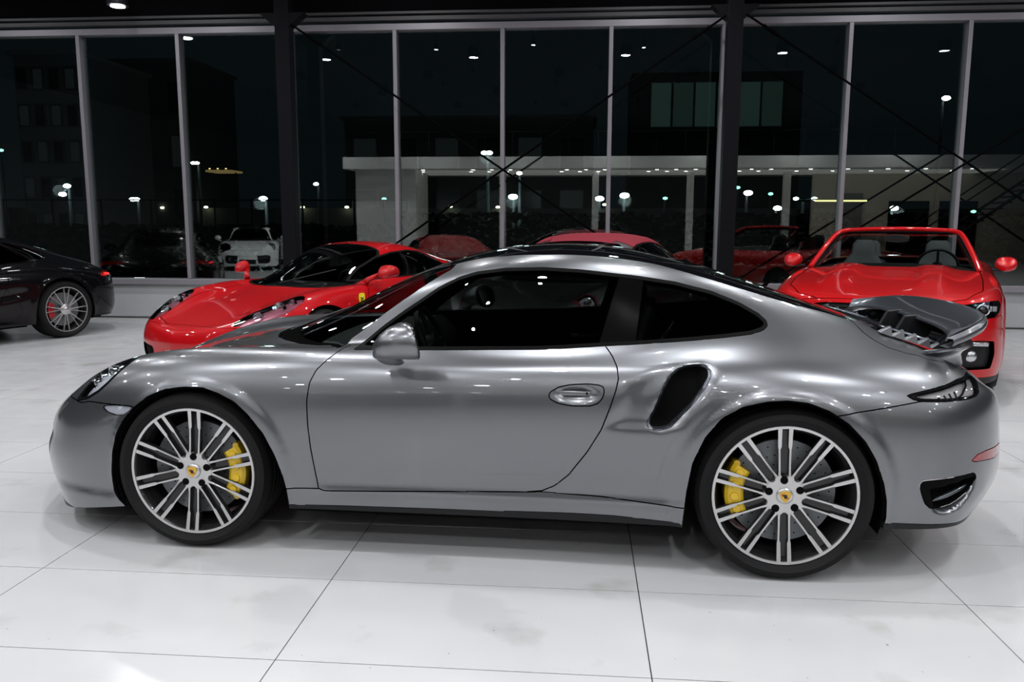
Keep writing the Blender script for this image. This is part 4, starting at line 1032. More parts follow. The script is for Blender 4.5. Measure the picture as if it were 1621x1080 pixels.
fcuts = [
 ('window', 'xz', [(-.62,.835),(-.38,.955),(-.12,1.055),(.12,1.10),(.38,1.115),(.62,1.095),(.84,1.01),(.98,.925),(.92,.90),(.70,.875),(.3,.862),(-.2,.848)], 'body', sd_),
 ('windscreen', 'xy', [(-.93,-.1),(-.925,.2),(-.88,.42),(-.80,.56),(-.69,.655),(-.50,.615),(-.25,.555),(-.03,.495),(.02,.44),(.06,.25),(.07,-.1)], 'body', lambda C: C[:, 2] > .72),
 ('headlamp', 'xy', [(-2.0,.50),(-1.95,.46),(-1.83,.475),(-1.66,.525),(-1.50,.585),(-1.40,.65),(-1.39,.72),(-1.46,.775),(-1.62,.775),(-1.81,.725),(-1.94,.63)], 'body', lambda C: (C[:, 2] > .48) & (C[:, 0] < -1.3)),
 ('hole', 'xz', arch(-1.3, .33, .355), 'body', lambda C: C[:, 1] > .3),
 ('hole', 'xz', arch(1.3, .335, .37), 'body', lambda C: C[:, 1] > .3),
 ('intake', 'yz', [(.30,.345),(.52,.36),(.60,.34),(.605,.25),(.56,.18),(.33,.17),(.28,.25)], 'body', lambda C: C[:, 0] < -1.85),
 ('side_intake', 'xz', [(.62,.62),(.98,.68),(1.00,.60),(.86,.50),(.66,.47)], 'body', lambda C: C[:, 1] > .6),
 ('front_bumper', 'xz', [(-2.5,.535),(-2.02,.535),(-1.86,.50),(-1.66,.50),(-1.55,.2),(-1.55,-.1),(-2.5,-.1)], 'body', None),
 ('bonnet', 'xy', [(-2.3,-.1),(-2.05,.25),(-1.96,.44),(-1.45,.56),(-.95,.52),(-.80,.50),(-.80,-.1)], 'body', lambda C: (C[:, 2] > .5) & (C[:, 0] < -.8)),
 ('door', 'xz', [(-.60,.84),(-.70,.74),(-.76,.55),(-.72,.28),(-.66,.20),(.52,.20),(.58,.30),(.60,.55),(.70,.75),(.72,.87),(.3,.86)], 'body', lambda C: C[:, 1] > .6)]
allf = ('body', 'front_bumper', 'bonnet', 'door')
simple_car(red, GF, {'cuts': fcuts, 'inset': {'window': ('glass', .012), 'windscreen': ('screen', .022)}, 'panels': [
 ('body_frame', 'body', 'red', dict(join=True)), ('front_bumper', 'front_bumper', 'red', dict(join=True)), ('bonnet', 'bonnet', 'red', dict(join=True, gap=.0035)),
 ('door_panel', 'door', 'red', dict(gap=.0035)), ('window_trim', 'window', 'seal', dict(gap=0, offset=.001)), ('side_window', 'glass', 'glass_dark', dict(gap=0, depth=0, offset=-.002)),
 ('screen_border', 'windscreen', 'seal', dict(join=True, gap=0, offset=.001)), ('windscreen', 'screen', 'glass_car', dict(join=True, gap=0, depth=0, offset=-.001)),
 ('headlamp', 'headlamp', 'lens', dict(gap=.001, depth=0, offset=.001)), ('lamp_bowl', 'headlamp', 'lamp_mauve', dict(gap=.002, depth=-.03, offset=-.035)),
 ('front_intake', 'intake', 'void', dict(gap=0, depth=.03, offset=-.03)), ('side_intake', 'side_intake', 'void', dict(gap=0, depth=.03, offset=-.03)),
 ('inner_blackout', allf+('window', 'windscreen', 'intake', 'side_intake'), 'void', dict(gap=-.004, depth=0, offset=-.022, join=True))]})  # last panel is an added black shell against light leaks
_bf = Shell(GF).bvh(-1)
for sd in (-1, 1):
    for (x, y, r_) in ((-1.80, .57, .050), (-1.62, .64, .060), (-1.50, .68, .032)):
        hh = _bf.ray_cast(Vector((x, -y, 3)), Vector((0, 0, -1))); z = hh[0].z-.03
        bm = bmesh.new(); add_lathe(bm, [(0, .03), (r_*.5, .022), (r_*.85, 0), (r_, -.012), (r_, .02)], 20)
        o = bm_obj('lamp_projector', bm, M['chrome'], red, angle=.7); o.location = (x, y*sd, z); o.rotation_euler = (-.55, 0, -PI/2+.0)
    side_mirror(red, sd, -.52, .945, .935, .86, 'red', foot=False)
    bm = bmesh.new(); add_tube(bm, [(-.52, .86*sd, .905), (-.60, .80*sd, .865), (-.62, .77*sd, .83)], [.022, .026, .035], 8); bm_obj('mirror_arm', bm, M['red'], red, smooth=True)
    # yellow shield badge on the wing
    hh = _bf.ray_cast(Vector((-.83, -3, .68)), Vector((0, 1, 0))); yb = abs(hh[0].y)+.002
    bm = bmesh.new(); sh_ = [(-.040, .05), (0, .058), (.040, .05), (.042, .0), (.026, -.04), (0, -.062), (-.026, -.04), (-.042, .0)]
    add_prism(bm, sh_, yb*sd, (yb+.004)*sd, lambda a, b, h: (-.83+a, h, .70+b)); bm_obj('shield_badge', bm, M['badge_yellow'], red)
    bm = bmesh.new()
    for seg in ([(0.0,-.035),(-.004,-.01),(.004,.012),(.012,.028)], [(.004,.010),(-.018,.016),(-.020,.006)], [(.010,.026),(.022,.020)], [(.002,.0),(-.016,-.008),(-.018,-.022)], [(.002,-.02),(.014,-.03)], [(-.004,-.008),(.018,-.002),(.022,.010)]):
        add_tube(bm, [(-.83+a, (yb+.004)*sd, .70+b) for a, b in seg], .0042, 5)
    bm_obj('badge_figure', bm, M['gloss_black'], red)
    bm = bmesh.new(); add_tube(bm, [(-1.04+.0, .81*sd, .60), (-1.0, .91*sd, .56)], .008, 6); bm.free()
for sd in (-1, 1):
    make_wheel(red, (-1.3, .885*sd, .325), sd, .325, .225, .235, 5, 'redcal', (20, -20), style='split', alu='alu', crest=False, seg=48)
    make_wheel(red, (1.3, .915*sd, .33), sd, .33, .275, .235, 5, 'redcal', (20, -20), style='split', alu='alu', crest=False, seg=48)
wheel_wells(red, ((-1.3, .33, .36, .86, .34), (1.3, .335, .372, .90, .36)))
bm = bmesh.new(); add_box(bm, (0, 0, .18), (3.6, 1.1, .05)); add_box(bm, (0, 0, .2), (1.6, 1.6, .05)); bm_obj('floor_pan', bm, M['void'], red)
for y in (-.36, .36): seat(red, .25, y, .12)
steering(red, -.28, -.36, .76)
gd = rings([((-.78, 0, .70), .55, .05), ((-.60, 0, .71), .62, .08), ((-.42, 0, .72), .68, .09), ((-.36, 0, .68), .68, .07)], n=24, p=3); grid_obj('dashboard', gd, M['leather'], red, closed_u=True, caps=True)
bm = bmesh.new()
for (a, b) in (((-.90, .05), (-.62, -.42)),):
    add_tube(bm, [(a[0]+(b[0]-a[0])*t, a[1]+(b[1]-a[1])*t, .818+.13*t) for t in np.linspace(0, 1, 5)], .007, 6)
bm_obj('wiper', bm, M['black'], red)

# ---- red convertible (right, facing the camera)
MX, MY, MYAW = 3.28, 8.80, 1.164
mus = empty('red_convertible', (MX, MY, 0), MYAW)
tag(mus, 'bright red open convertible facing the camera behind the silver coupe tail', 'car')
SMu = [
 [(-2.36,0,.80),(-2.362,0,.798),(-2.366,0,.794),(-2.37,0,.788),(-2.376,0,.778),(-2.384,0,.76),(-2.395,0,.72),(-2.405,0,.65),(-2.41,0,.56),(-2.405,0,.44),(-2.39,0,.30),(-2.32,0,.15)],
 [(-2.33,0,.81),(-2.33,.12,.81),(-2.33,.24,.808),(-2.33,.33,.805),(-2.332,.40,.80),(-2.336,.45,.785),(-2.345,.47,.74),(-2.355,.48,.66),(-2.36,.485,.56),(-2.36,.485,.44),(-2.345,.48,.30),(-2.29,.475,.15)],
 [(-2.24,0,.835),(-2.24,.20,.835),(-2.235,.38,.835),(-2.23,.50,.832),(-2.225,.60,.825),(-2.225,.68,.81),(-2.235,.73,.76),(-2.25,.76,.68),(-2.25,.775,.57),(-2.245,.785,.44),(-2.22,.79,.30),(-2.18,.78,.16)],
 [(-2.08,0,.865),(-2.08,.22,.868),(-2.07,.40,.872),(-2.06,.55,.870),(-2.05,.67,.865),(-2.045,.76,.848),(-2.04,.82,.80),(-2.04,.85,.71),(-2.04,.865,.58),(-2.04,.875,.44),(-2.03,.88,.30),(-2.0,.87,.17)],
 sx(-1.8,[(0,.905),(.24,.91),(.42,.915),(.56,.905),(.69,.90),(.78,.888),(.85,.845),(.89,.75),(.905,.60),(.915,.45),(.91,.30),(.89,.18)]),
 sx(-1.36,[(0,.955),(.24,.962),(.42,.968),(.56,.948),(.70,.938),(.80,.925),(.875,.878),(.915,.77),(.93,.60),(.93,.45),(.92,.30),(.90,.19)]),
 sx(-1.0,[(0,.995),(.24,1.0),(.42,1.003),(.57,.978),(.71,.965),(.81,.95),(.88,.90),(.92,.78),(.93,.60),(.92,.45),(.91,.30),(.895,.19)]),
 sx(-.75,[(0,1.02),(.24,1.018),(.42,1.012),(.57,.99),(.71,.975),(.81,.96),(.88,.905),(.92,.79),(.925,.62),(.915,.46),(.905,.30),(.89,.19)]),
 sx(-.3,[(0,1.01),(.24,1.01),(.42,1.0),(.57,.985),(.71,.975),(.81,.965),(.88,.915),(.918,.80),(.922,.62),(.905,.46),(.90,.30),(.89,.19)]),
 sx(.5,[(0,1.0),(.24,1.0),(.42,.995),(.57,.985),(.71,.978),(.81,.968),(.88,.925),(.918,.81),(.925,.62),(.905,.46),(.90,.30),(.89,.19)]),
 sx(1.1,[(0,1.02),(.24,1.02),(.42,1.015),(.57,1.005),(.71,.995),(.82,.985),(.895,.935),(.94,.82),(.945,.62),(.935,.46),(.925,.30),(.90,.20)]),
 sx(1.6,[(0,1.03),(.24,1.03),(.42,1.025),(.57,1.015),(.71,1.005),(.81,.99),(.885,.935),(.93,.82),(.94,.62),(.93,.46),(.92,.30),(.90,.22)]),
 sx(2.1,[(0,1.01),(.24,1.01),(.42,1.005),(.55,1.0),(.66,.985),(.74,.965),(.81,.91),(.85,.80),(.86,.62),(.86,.46),(.85,.33),(.82,.25)]),
 [(2.32,0,.97),(2.32,.18,.97),(2.31,.34,.965),(2.30,.44,.96),(2.30,.53,.95),(2.30,.59,.93),(2.305,.63,.88),(2.32,.66,.78),(2.33,.67,.62),(2.33,.67,.46),(2.31,.66,.35),(2.26,.64,.27)],
 [(2.34,0,.96),(2.342,0,.958),(2.344,0,.955),(2.348,0,.95),(2.352,0,.94),(2.36,0,.92),(2.37,0,.87),(2.385,0,.77),(2.39,0,.62),(2.38,0,.46),(2.35,0,.35),(2.28,0,.27)],
]
GM = loft(SMu, 170, 76, smooth=1)
_X, _Y, _Z = GM[..., 0], GM[..., 1], GM[..., 2]
_Z += .018*sstep(.20, .30, _Y)*(1-sstep(.44, .56, _Y))*sstep(.80, .86, _Z)*(_X < -.8)*sstep(-2.1, -1.7, _X)   # bonnet ridges
for cx, cz, R0 in ((-1.36, .36, .40), (1.36, .36, .40)):
    _d = np.hypot(_X-cx, _Z-cz)-R0; _Y += .012*sstep(.6, .74, _Y)*(1-sstep(.02, .06, _d))*sstep(.1, .25, _Z)
mcuts = [
 ('cabin', 'xy', [(-.62,-.1),(-.62,.45),(-.52,.66),(-.40,.74),(1.05,.76),(1.15,.70),(1.2,.5),(1.2,-.1)], 'body', lambda C: (C[:, 2] > .9) & (C[:, 0] > -.8)),
 ('cowl', 'xy', [(-.92,-.1),(-.90,.3),(-.83,.55),(-.72,.72),(-.55,.76),(-.45,.70),(-.60,.3),(-.62,-.1)], 'body', lambda C: (C[:, 2] > .9) & (C[:, 0] < -.4)),
 ('headlamp', 'xz', [(-2.285,.78),(-2.20,.80),(-2.06,.805),(-1.93,.80),(-1.90,.775),(-2.0,.715),(-2.12,.685),(-2.24,.68)], 'body', lambda C: (C[:, 1] > .50) & (C[:, 0] < -1.8)),
 ('grille', 'yz', [(-.1,.77),(.40,.765),(.50,.745),(.47,.60),(.38,.52),(-.1,.51)], 'body', lambda C: C[:, 0] < -2.0),
 ('lower_grille', 'yz', [(-.1,.40),(.42,.40),(.46,.30),(.40,.22),(-.1,.22)], 'body', lambda C: C[:, 0] < -2.0),
 ('fog_housing', 'yz', [(.55,.505),(.74,.51),(.83,.50),(.84,.40),(.82,.29),(.60,.28),(.55,.36)], 'body', lambda C: C[:, 0] < -1.8),
 ('hole', 'xz', arch(-1.36, .36, .40), 'body', lambda C: C[:, 1] > .3),
 ('hole', 'xz', arch(1.36, .36, .40), 'body', lambda C: C[:, 1] > .3),
 ('splitter', 'xz', [(-2.6,.215),(-1.5,.215),(-1.5,-.1),(-2.6,-.1)], 'body', None),
 ('front_bumper', 'xz', [(-2.6,.80),(-2.335,.80),(-2.285,.78),(-2.24,.68),(-1.95,.69),(-1.74,.60),(-1.7,-.1),(-2.6,-.1)], 'body', None),
 ('bonnet', 'xy', [(-2.6,-.1),(-2.6,.3),(-2.32,.45),(-2.22,.62),(-1.95,.735),(-1.4,.745),(-.9,.735),(-.72,.74),(-.72,-.1)], 'body', lambda C: (C[:, 2] > .78) & (C[:, 0] < -.7)),
 ('door', 'xz', [(-.72,.96),(-.80,.80),(-.80,.30),(-.74,.24),(.50,.24),(.58,.32),(.60,.7),(.62,.99),(.3,1.0)], 'body', lambda C: C[:, 1] > .6)]
simple_car(mus, GM, {'cuts': mcuts, 'inset': {}, 'panels': [
 ('body_frame', 'body', 'red_metal', dict(join=True, gap=.003)), ('front_bumper', 'front_bumper', 'red_metal', dict(join=True, gap=.003)), ('bonnet', 'bonnet', 'red_metal', dict(join=True, gap=.005)),
 ('door_panel', 'door', 'red_metal', dict(gap=.003)), ('cowl', 'cowl', 'black', dict(join=True, gap=0, offset=-.008)),
 ('headlamp', 'headlamp', 'lens', dict(gap=.001, depth=0, offset=.001)), ('lamp_bowl', 'headlamp', 'gloss_black', dict(gap=0, depth=-.06, offset=-.06)),
 ('grille', 'grille', 'black', dict(join=True, gap=0, offset=-.03, depth=-.03)), ('lower_grille', 'lower_grille', 'black', dict(join=True, gap=0, offset=-.03, depth=-.03)),
 ('fog_housing', 'fog_housing', 'black', dict(gap=0, offset=-.035, depth=-.035)), ('splitter', 'splitter', 'black', dict(join=True, gap=0)),
 ('inner_blackout', ('body', 'front_bumper', 'bonnet', 'door', 'cowl', 'headlamp', 'grille', 'fog_housing'), 'void', dict(gap=-.004, depth=0, offset=-.07, join=True))]})  # ends with the added black shell that keeps light out
_bmu = Shell(GM).bvh(-1)
for sd in (-1, 1):
    def yz_pt(y, z, inset):
        hh = _bmu.ray_cast(Vector((-4, -y, z)), Vector((1, 0, 0))); return (hh[0].x if hh[0] else -2.2)+inset
    for (y, z, r_, nm, mt) in ((.735, .742, .042, 'lamp_projector', 'chrome'),):
        x = yz_pt(y, z, .035)
        bm = bmesh.new(); add_tube(bm, [(x, y*sd+r_*math.cos(t), z+r_*math.sin(t)) for t in np.linspace(0, 2*PI, 24, endpoint=False)], .008, 8, closed=True); bm_obj('lamp_ring', bm, M['chrome'], mus, smooth=True)
        bm = bmesh.new(); add_lathe(bm, [(0, -.02), (.02, -.014), (.032, .0), (.036, .02)], 20); o = bm_obj(nm, bm, M['gloss_black'], mus, smooth=True); o.location = (x, y*sd, z); o.rotation_euler = (0, 0, -PI/2)
    for q in range(4):
        x = -2.14+q*.045; z = .755-q*.004; hh = _bmu.ray_cast(Vector((x, -3, z)), Vector((0, 1, 0))); y = abs(hh[0].y)-.02 if hh[0] else .8
        bm = bmesh.new(); add_box(bm, (x, y*sd, z), (.03, .02, .05)); bm_obj('lamp_reflector', bm, M['chrome'], mus, bevel=.006)
    x = yz_pt(.70, .36, .02); bm = bmesh.new(); add_lathe(bm, [(0, -.012), (.03, -.008), (.046, .0), (.05, .012)], 20); o = bm_obj('fog_lamp', bm, M['reflector_silver'], mus, smooth=True); o.location = (x, .67*sd, .385); o.rotation_euler = (0, 0, -PI/2)
    x = yz_pt(.69, .49, -.004); bm = bmesh.new(); add_box(bm, (x+.02, .69*sd, .487), (.05, .20, .030), Matrix.Rotation(-.28*sd, 3, 'Z')); bm_obj('indicator_strip', bm, M['reflector_silver'], mus, bevel=.006)
    m_ = side_mirror(mus, sd, -.50, .955, 1.03, .92, 'red_metal', foot=False)
    bm = bmesh.new(); add_prism(bm, [(-.54, .84), (-.42, .84), (-.44, .96), (-.54, .96)], .965, .985, lambda a, b, h: (a, b*sd, h)); bm_obj('mirror_arm', bm, M['black'], mus, bevel=.006)
    # windscreen pillar
    pil_pts = [(-.80, .735*sd, .975), (-.62, .69*sd, 1.08), (-.42, .635*sd, 1.195), (-.20, .575*sd, 1.295), (-.13, .53*sd, 1.322), (-.105, .46*sd, 1.335)]
    bm = bmesh.new(); add_tube(bm, [tuple(p) for p in spline(pil_pts, 5, closed=False)], .026, 8); bm_obj('windscreen_pillar', bm, M['red_metal'], mus, smooth=True)
    for x0 in (.25, 1.0):
        st = seat(mus, x0 if x0 < .5 else .95, .37*sd, .40 if x0 < .5 else .38, 'leather_grey', .22, 1 if x0 < .5 else .9)
bm = bmesh.new(); add_tube(bm, [tuple(p) for p in spline([(-.105, -.47, 1.333), (-.125, -.25, 1.345), (-.13, 0, 1.349), (-.125, .25, 1.345), (-.105, .47, 1.333)], 5, closed=False)], .024, 8); bm_obj('windscreen_header', bm, M['red_metal'], mus, smooth=True)
gl = []
for t in np.linspace(0, 1, 12):
    zb = .98+t*.34; hw = .705-.17*t; xb = -.88+.745*t
    gl.append([(xb+.10*(abs(v)**2.2)*(1-t*.7), hw*v, zb-.01*v*v) for v in np.linspace(-1, 1, 17)])
grid_obj('windscreen', np.array(gl), M['glass_car'], mus)
gl2 = np.array(gl); bd = [tuple(p) for p in gl2[0]]+[tuple(p) for p in gl2[1:, -1]]+[tuple(p) for p in gl2[-1, ::-1]]+[tuple(p) for p in gl2[::-1, 0]][1:-1]
bm = bmesh.new(); add_tube(bm, bd, .016, 6, closed=True); bm_obj('windscreen_seal', bm, M['seal'], mus)
mr = rings([((-.30, 0, 1.26), .11, .03), ((-.28, 0, 1.26), .12, .035)], n=20); grid_obj('interior_mirror', mr, M['black'], mus, closed_u=True, caps=True)
steering(mus, -.20, -.38, .98, .185)
gd = rings([((-.80, 0, .93), .62, .05), ((-.55, 0, .94), .70, .07), ((-.35, 0, .92), .72, .09), ((-.28, 0, .86), .72, .07)], n=24, p=3); grid_obj('dashboard', gd, M['leather'], mus, closed_u=True, caps=True)
bm = bmesh.new(); add_box(bm, (.3, 0, .35), (2.0, 1.5, .05)); add_box(bm, (1.22, 0, .65), (.05, 1.45, .6)); bm_obj('cabin_tub', bm, M['leather'], mus)
for k in range(5):
    bm = bmesh.new(); add_box(bm, (-2.335, 0, .56+k*.042), (.012, .88-.0*k, .010)); bm_obj('grille_bar', bm, M['gloss_black'], mus)
for sd in (-1, 1):
    make_wheel(mus, (-1.36, .895*sd, .35), sd, .35, .255, .255, 5, 'redcal', (20, -20), style='split', crest=False, seg=48, disc=True)
    make_wheel(mus, (1.36, .895*sd, .35), sd, .35, .275, .255, 5, None, (20, -20), style='split', crest=False, seg=48, disc=False)
wheel_wells(mus, ((-1.36, .36, .40, .87, .34), (1.36, .36, .40, .88, .36)))
bm = bmesh.new(); add_box(bm, (0, 0, .22), (3.8, 1.1, .05)); bm_obj('floor_pan', bm, M['void'], mus)

# ---- black coupe at the left edge, tail to the glass
blk = empty('black_coupe', (-7.54, 8.56, 0), 1.19)
GB = loft(ST, 190, 80, smooth=2)
_X, _Y, _Z = GB[..., 0], GB[..., 1], GB[..., 2]
for cx, cz, R0 in ((fx, fz, .372), (rx, rz, .382)):
    _d = np.hypot(_X-cx, _Z-cz)-R0; _Y += .010*sstep(.6, .74, _Y)*(1-sstep(.02, .06, _d))*sstep(.1, .25, _Z)
_Y -= .022*sstep(.6, .74, _Y)*np.exp(-((_Z-.52-.12*(_X-.2))/.05)**2)*sstep(-.6, -.3, _X)*(1-sstep(.6, .85, _X))   # hollow along the door
inb = lambda C: C[:, 1] > .45
simple_car(blk, GB, {'cuts': [
 ('window', 'xz', winp, 'body', inb), ('windscreen', 'xy', wsp, 'body', lambda C: C[:, 2] > .8), ('rear_screen', 'xy', rs, 'body', lambda C: C[:, 2] > .8),
 ('tail_lamp', 'xz', [(1.735,.735),(1.80,.768),(1.93,.79),(2.06,.785),(2.10,.745),(1.98,.722),(1.82,.715)], 'body', lambda C: C[:, 1] > .35),
 ('hole', 'xz', fa, 'body', lambda C: C[:, 1] > .3), ('hole', 'xz', ra, 'body', lambda C: C[:, 1] > .3),
 ('diffuser', 'xz', dif, 'body', None), ('skirt', 'xz', lowp, 'body', lambda C: C[:, 1] > .3),
 ('door', 'xz', dr, 'body', lambda C: C[:, 1] > .6), ('rear_bumper', 'xz', rbp, 'body', lambda C: C[:, 0] > 1.30),
 ('bonnet', 'xy', hd, 'body', lambda C: (C[:, 2] > .5) & (C[:, 0] < -.7))], 'inset': {'window': ('glass', .012)}, 'panels': [
 ('body_frame', 'body', 'blackpaint', dict(join=True)), ('door_panel', 'door', 'blackpaint', {}), ('bonnet', 'bonnet', 'blackpaint', dict(join=True)),
 ('rear_bumper', 'rear_bumper', 'blackpaint', dict(join=True)), ('window_trim', 'window', 'chrome', dict(gap=0, offset=.001)),
 ('side_window', 'glass', 'glass_dark', dict(gap=0, depth=0, offset=-.002)), ('windscreen', 'windscreen', 'glass_car', dict(gap=0, depth=0, join=True)),
 ('rear_screen', 'rear_screen', 'gloss_black', dict(join=True, gap=.001)), ('tail_lamp', 'tail_lamp', 'redlens', dict(gap=.001)),
 ('diffuser', 'diffuser', 'black', dict(join=True, gap=0)), ('skirt', 'skirt', 'black', dict(gap=0)),
 ('inner_blackout', ('body', 'door', 'bonnet', 'rear_bumper', 'window', 'rear_screen', 'diffuser', 'skirt'), 'void', dict(gap=-.004, depth=0, offset=-.022, join=True))]})  # black shell added inside here too, to stop light leaking through
wheel_wells(blk, ((fx, fz, .385, .85, .34), (rx, rz, .395, .89, .42)))
bm = bmesh.new(); add_box(bm, (0, 0, .19), (3.9, 1.1, .05)); add_box(bm, (0, 0, .2), (1.55, 1.66, .05)); bm_obj('floor_pan', bm, M['void'], blk)
for sd in (-1, 1): side_mirror(blk, sd, material='blackpaint')
for y in (-.37, .37): seat(blk, .30, y, .24)
tag(blk, 'glossy black coupe at the left edge with silver spoked wheel and lit tail lamp', 'car')
for sd in (-1, 1):
    make_wheel(blk, (-1.225, .885*sd, .34), sd, .34, .265, .272, 8, 'redcal', (25, -25) if sd < 0 else (205, 155), style='split', start=84, crest=False, seg=48)
    make_wheel(blk, (1.225, .925*sd, .345), sd, .345, .295, .272, 8, 'redcal', (155, 205) if sd < 0 else (-25, 25), style='split', crest=False, seg=48)
    bm = bmesh.new(); add_tube(bm, [(1.80, .868*sd, .752), (1.86, .842*sd, .748), (1.91, .812*sd, .742)], [.008, .016, .010], 8); bm_obj('lit_tail_strip', bm, M['redglow'], blk, smooth=True)

# ---- silver soft top car between the two red ones, and a white convertible off to the left (seen in the glass)
stc = copy_tree(coupe, None, {'black_roof_glass': M['soft_red'], 'gloss_black': M['soft_red'], 'yellow_caliper': M['redcal']}, skip=('rear_wing', 'louvre_tooth', 'lid_rail', 'louvre'))
sh.panel('canvas_side', 'roof_rail', M['soft_red'], stc, gap=-.001, depth=.006, offset=.005)
stc.name = 'soft_top_car'; stc.location = (.06, 8.56, 0); stc.rotation_euler = (0, 0, 1.18)
tag(stc, 'silver convertible with closed burgundy red canvas roof, parked behind the silver coupe roof', 'car')
wht = copy_tree(coupe, None, {'silver_paint': M['whitepaint'], 'grey_paint': M['whitepaint'], 'yellow_caliper': M['redcal']}, skip=('rear_wing', 'louvre_tooth', 'lid_rail', 'roof_panel', 'rear_screen', 'roof_rail', 'side_window', 'quarter_window', 'pillar_cover'))
wht.name = 'white_convertible'; wht.location = (-10.4, -2.2, 0); wht.rotation_euler = (0, 0, -1.9)
tag(wht, 'white sports car outside the frame at left, mirrored in the third glass pane', 'car')


# ================================================================ outside, beyond the glass
M['asphalt'] = noise_mat('wet_asphalt', (.02, .022, .024), (.04, .042, .045), 1.2, .5)
bm = bmesh.new(); add_box(bm, (0, 100, -.3), (360, 176, .1)); struct(bm_obj('ground_outside', bm, M['asphalt']))
M['lamp_cold'] = mat('lamp_cold_white', (1, 1, 1), .5, emis=(.82, .95, 1), es=30)
M['lamp_warm'] = mat('lamp_warm_white', (1, 1, .9), .5, emis=(1, .9, .62), es=10)
M['lamp_green'] = mat('lamp_green', (.5, 1, .8), .5, emis=(.25, .9, .65), es=5)
M['post'] = mat('galvanised_post', (.03, .032, .034), .7, .0, spec=.1)
def glow(nm, p, r_, m_, parent, flat=.7):
    bm = bmesh.new(); bmesh.ops.create_icosphere(bm, subdivisions=2, radius=r_, matrix=Matrix.Translation(p) @ Matrix.Diagonal((1.25, 1, flat, 1))); return bm_obj(nm, bm, m_, parent, smooth=True)
def street_lamp(pxs, Y, r_, lab, m_='lamp_cold', group='street lamps beyond the glass wall', light=0):
    P0 = [at_y(x, y, Y) for x, y in pxs]; c = sum((p.x for p in P0))/len(P0); zt = max(p.z for p in P0)
    t = empty('street_lamp', (c, Y, -.25)); tag(t, lab, 'street lamp', group)
    bm = bmesh.new(); add_tube(bm, [(0, 0, 0), (0, 0, zt+.15)], [.12, .06], 6); bm_obj('pole', bm, M['post'], t)
    for p in P0:
        bm = bmesh.new(); add_tube(bm, [(0, 0, zt+.15), (p.x-c, -.3, p.z+.25+r_*.8)], .04, 6); bm_obj('lamp_arm', bm, M['post'], t)
        glow('lamp_head', (p.x-c, -.35, p.z+.25), r_, M[m_], t)
    if light:
        l = bpy.data.lights.new('facade_fill', 'POINT'); l.energy = light; l.color = (.8, .95, 1); l.shadow_soft_size = .3  # point light added at the lamp head so the far facades show
        lo = bpy.data.objects.new('facade_fill', l); lo.location = (0, -.8, zt); COL.objects.link(lo); lo.parent = t
street_lamp([(768,243),(776,243)], 40, 0.130, 'tall twin-headed white street lamp just left of the tie rod crossing', light=110)
street_lamp([(823,275)], 40, 0.115, 'tall thin white street lamp right of the tie rod crossing')
street_lamp([(813,312)], 40, 0.184, 'bright white low lamp below the tie rod crossing', light=110)
street_lamp([(949,315)], 40, 0.172, 'bright white lamp just left of the mullion above the soft top car')
street_lamp([(988,310)], 40, 0.184, 'bright white lamp just right of the mullion above the soft top car', light=110)
street_lamp([(1182,306)], 40, 0.172, 'bright lamp immediately right of the wide black column')
street_lamp([(1228,330)], 40, 0.158, 'lowest bright lamp right of the wide black column')
street_lamp([(1257,315),(1286,315)], 40, 0.104, 'twin white lamps above the left mirror of the red convertible')
street_lamp([(1411,330)], 40, 0.158, 'white lamp above the windscreen of the red convertible', light=90)
street_lamp([(1493,157)], 45, 0.172, 'high single street lamp near the top of the last full glass pane')
street_lamp([(106,308),(113,295)], 40, 0.153, 'bright lamp pair in the first full glass pane, above the black coupe', light=110)
street_lamp([(216,316),(222,316)], 40, 0.135, 'bright twin lamp in the second full glass pane')
street_lamp([(311,259),(317,259)], 40, 0.100, 'tall twin street lamp beside the mullion above the red sports car nose')
street_lamp([(421,315)], 40, 0.166, 'bright lamp left of the wide black column at left', light=110)
street_lamp([(504,292)], 40, 0.107, 'small street lamp right of the wide black column at left')
for px, py, lab, m_ in ((63,330,'warm wall lamp nearest the left edge','lamp_warm'),(127,330,'warm wall lamp left of the first full mullion','lamp_warm'),(191,330,'warm wall lamp under the second pane lamps, left one','lamp_warm'),
        (257,329,'warm wall lamp before the second full mullion','lamp_warm'),(326,328,'warm wall lamp just right of the second full mullion','lamp_warm'),(479,328,'warm wall lamp just right of the left column','lamp_warm'),
        (549,328,'warm wall lamp above the red sports car roof','lamp_warm'),(713,327,'warm wall lamp beside the lower tie rod end','lamp_warm'),(788,328,'warm wall lamp beside the central mullion','lamp_warm'),
        (957,324,'warm wall lamp below the bright lamp by the mullion','lamp_warm'),(608,315,'small green light left of the tie rods','lamp_green'),(1053,314,'small green light left of the wide column','lamp_green'),
        (1168,297,'small green light right of the wide column, upper','lamp_green'),(1220,307,'small green light right of the wide column, between white lamps','lamp_green'),(1541,335,'green light low behind the red convertible windscreen','lamp_green'),
        (2,238,'green light at the extreme left edge','lamp_green')):
    p = at_y(px, py, 62 if m_ == 'lamp_warm' else 37); o = glow('wall_lamp' if m_ == 'lamp_warm' else 'signal_light', (0, 0, 0), .13 if m_ == 'lamp_warm' else .09, M[m_], None); o.location = p
    tag(o, lab, 'lamp', 'small lights in the dark outside')
    if m_ != 'lamp_warm':
        o.location.y = p.y
        bm = bmesh.new(); add_tube(bm, [(0, .05, -.25-p.z), (0, .05, -.05)], .04, 6); bm_obj('post', bm, M['post'], o)
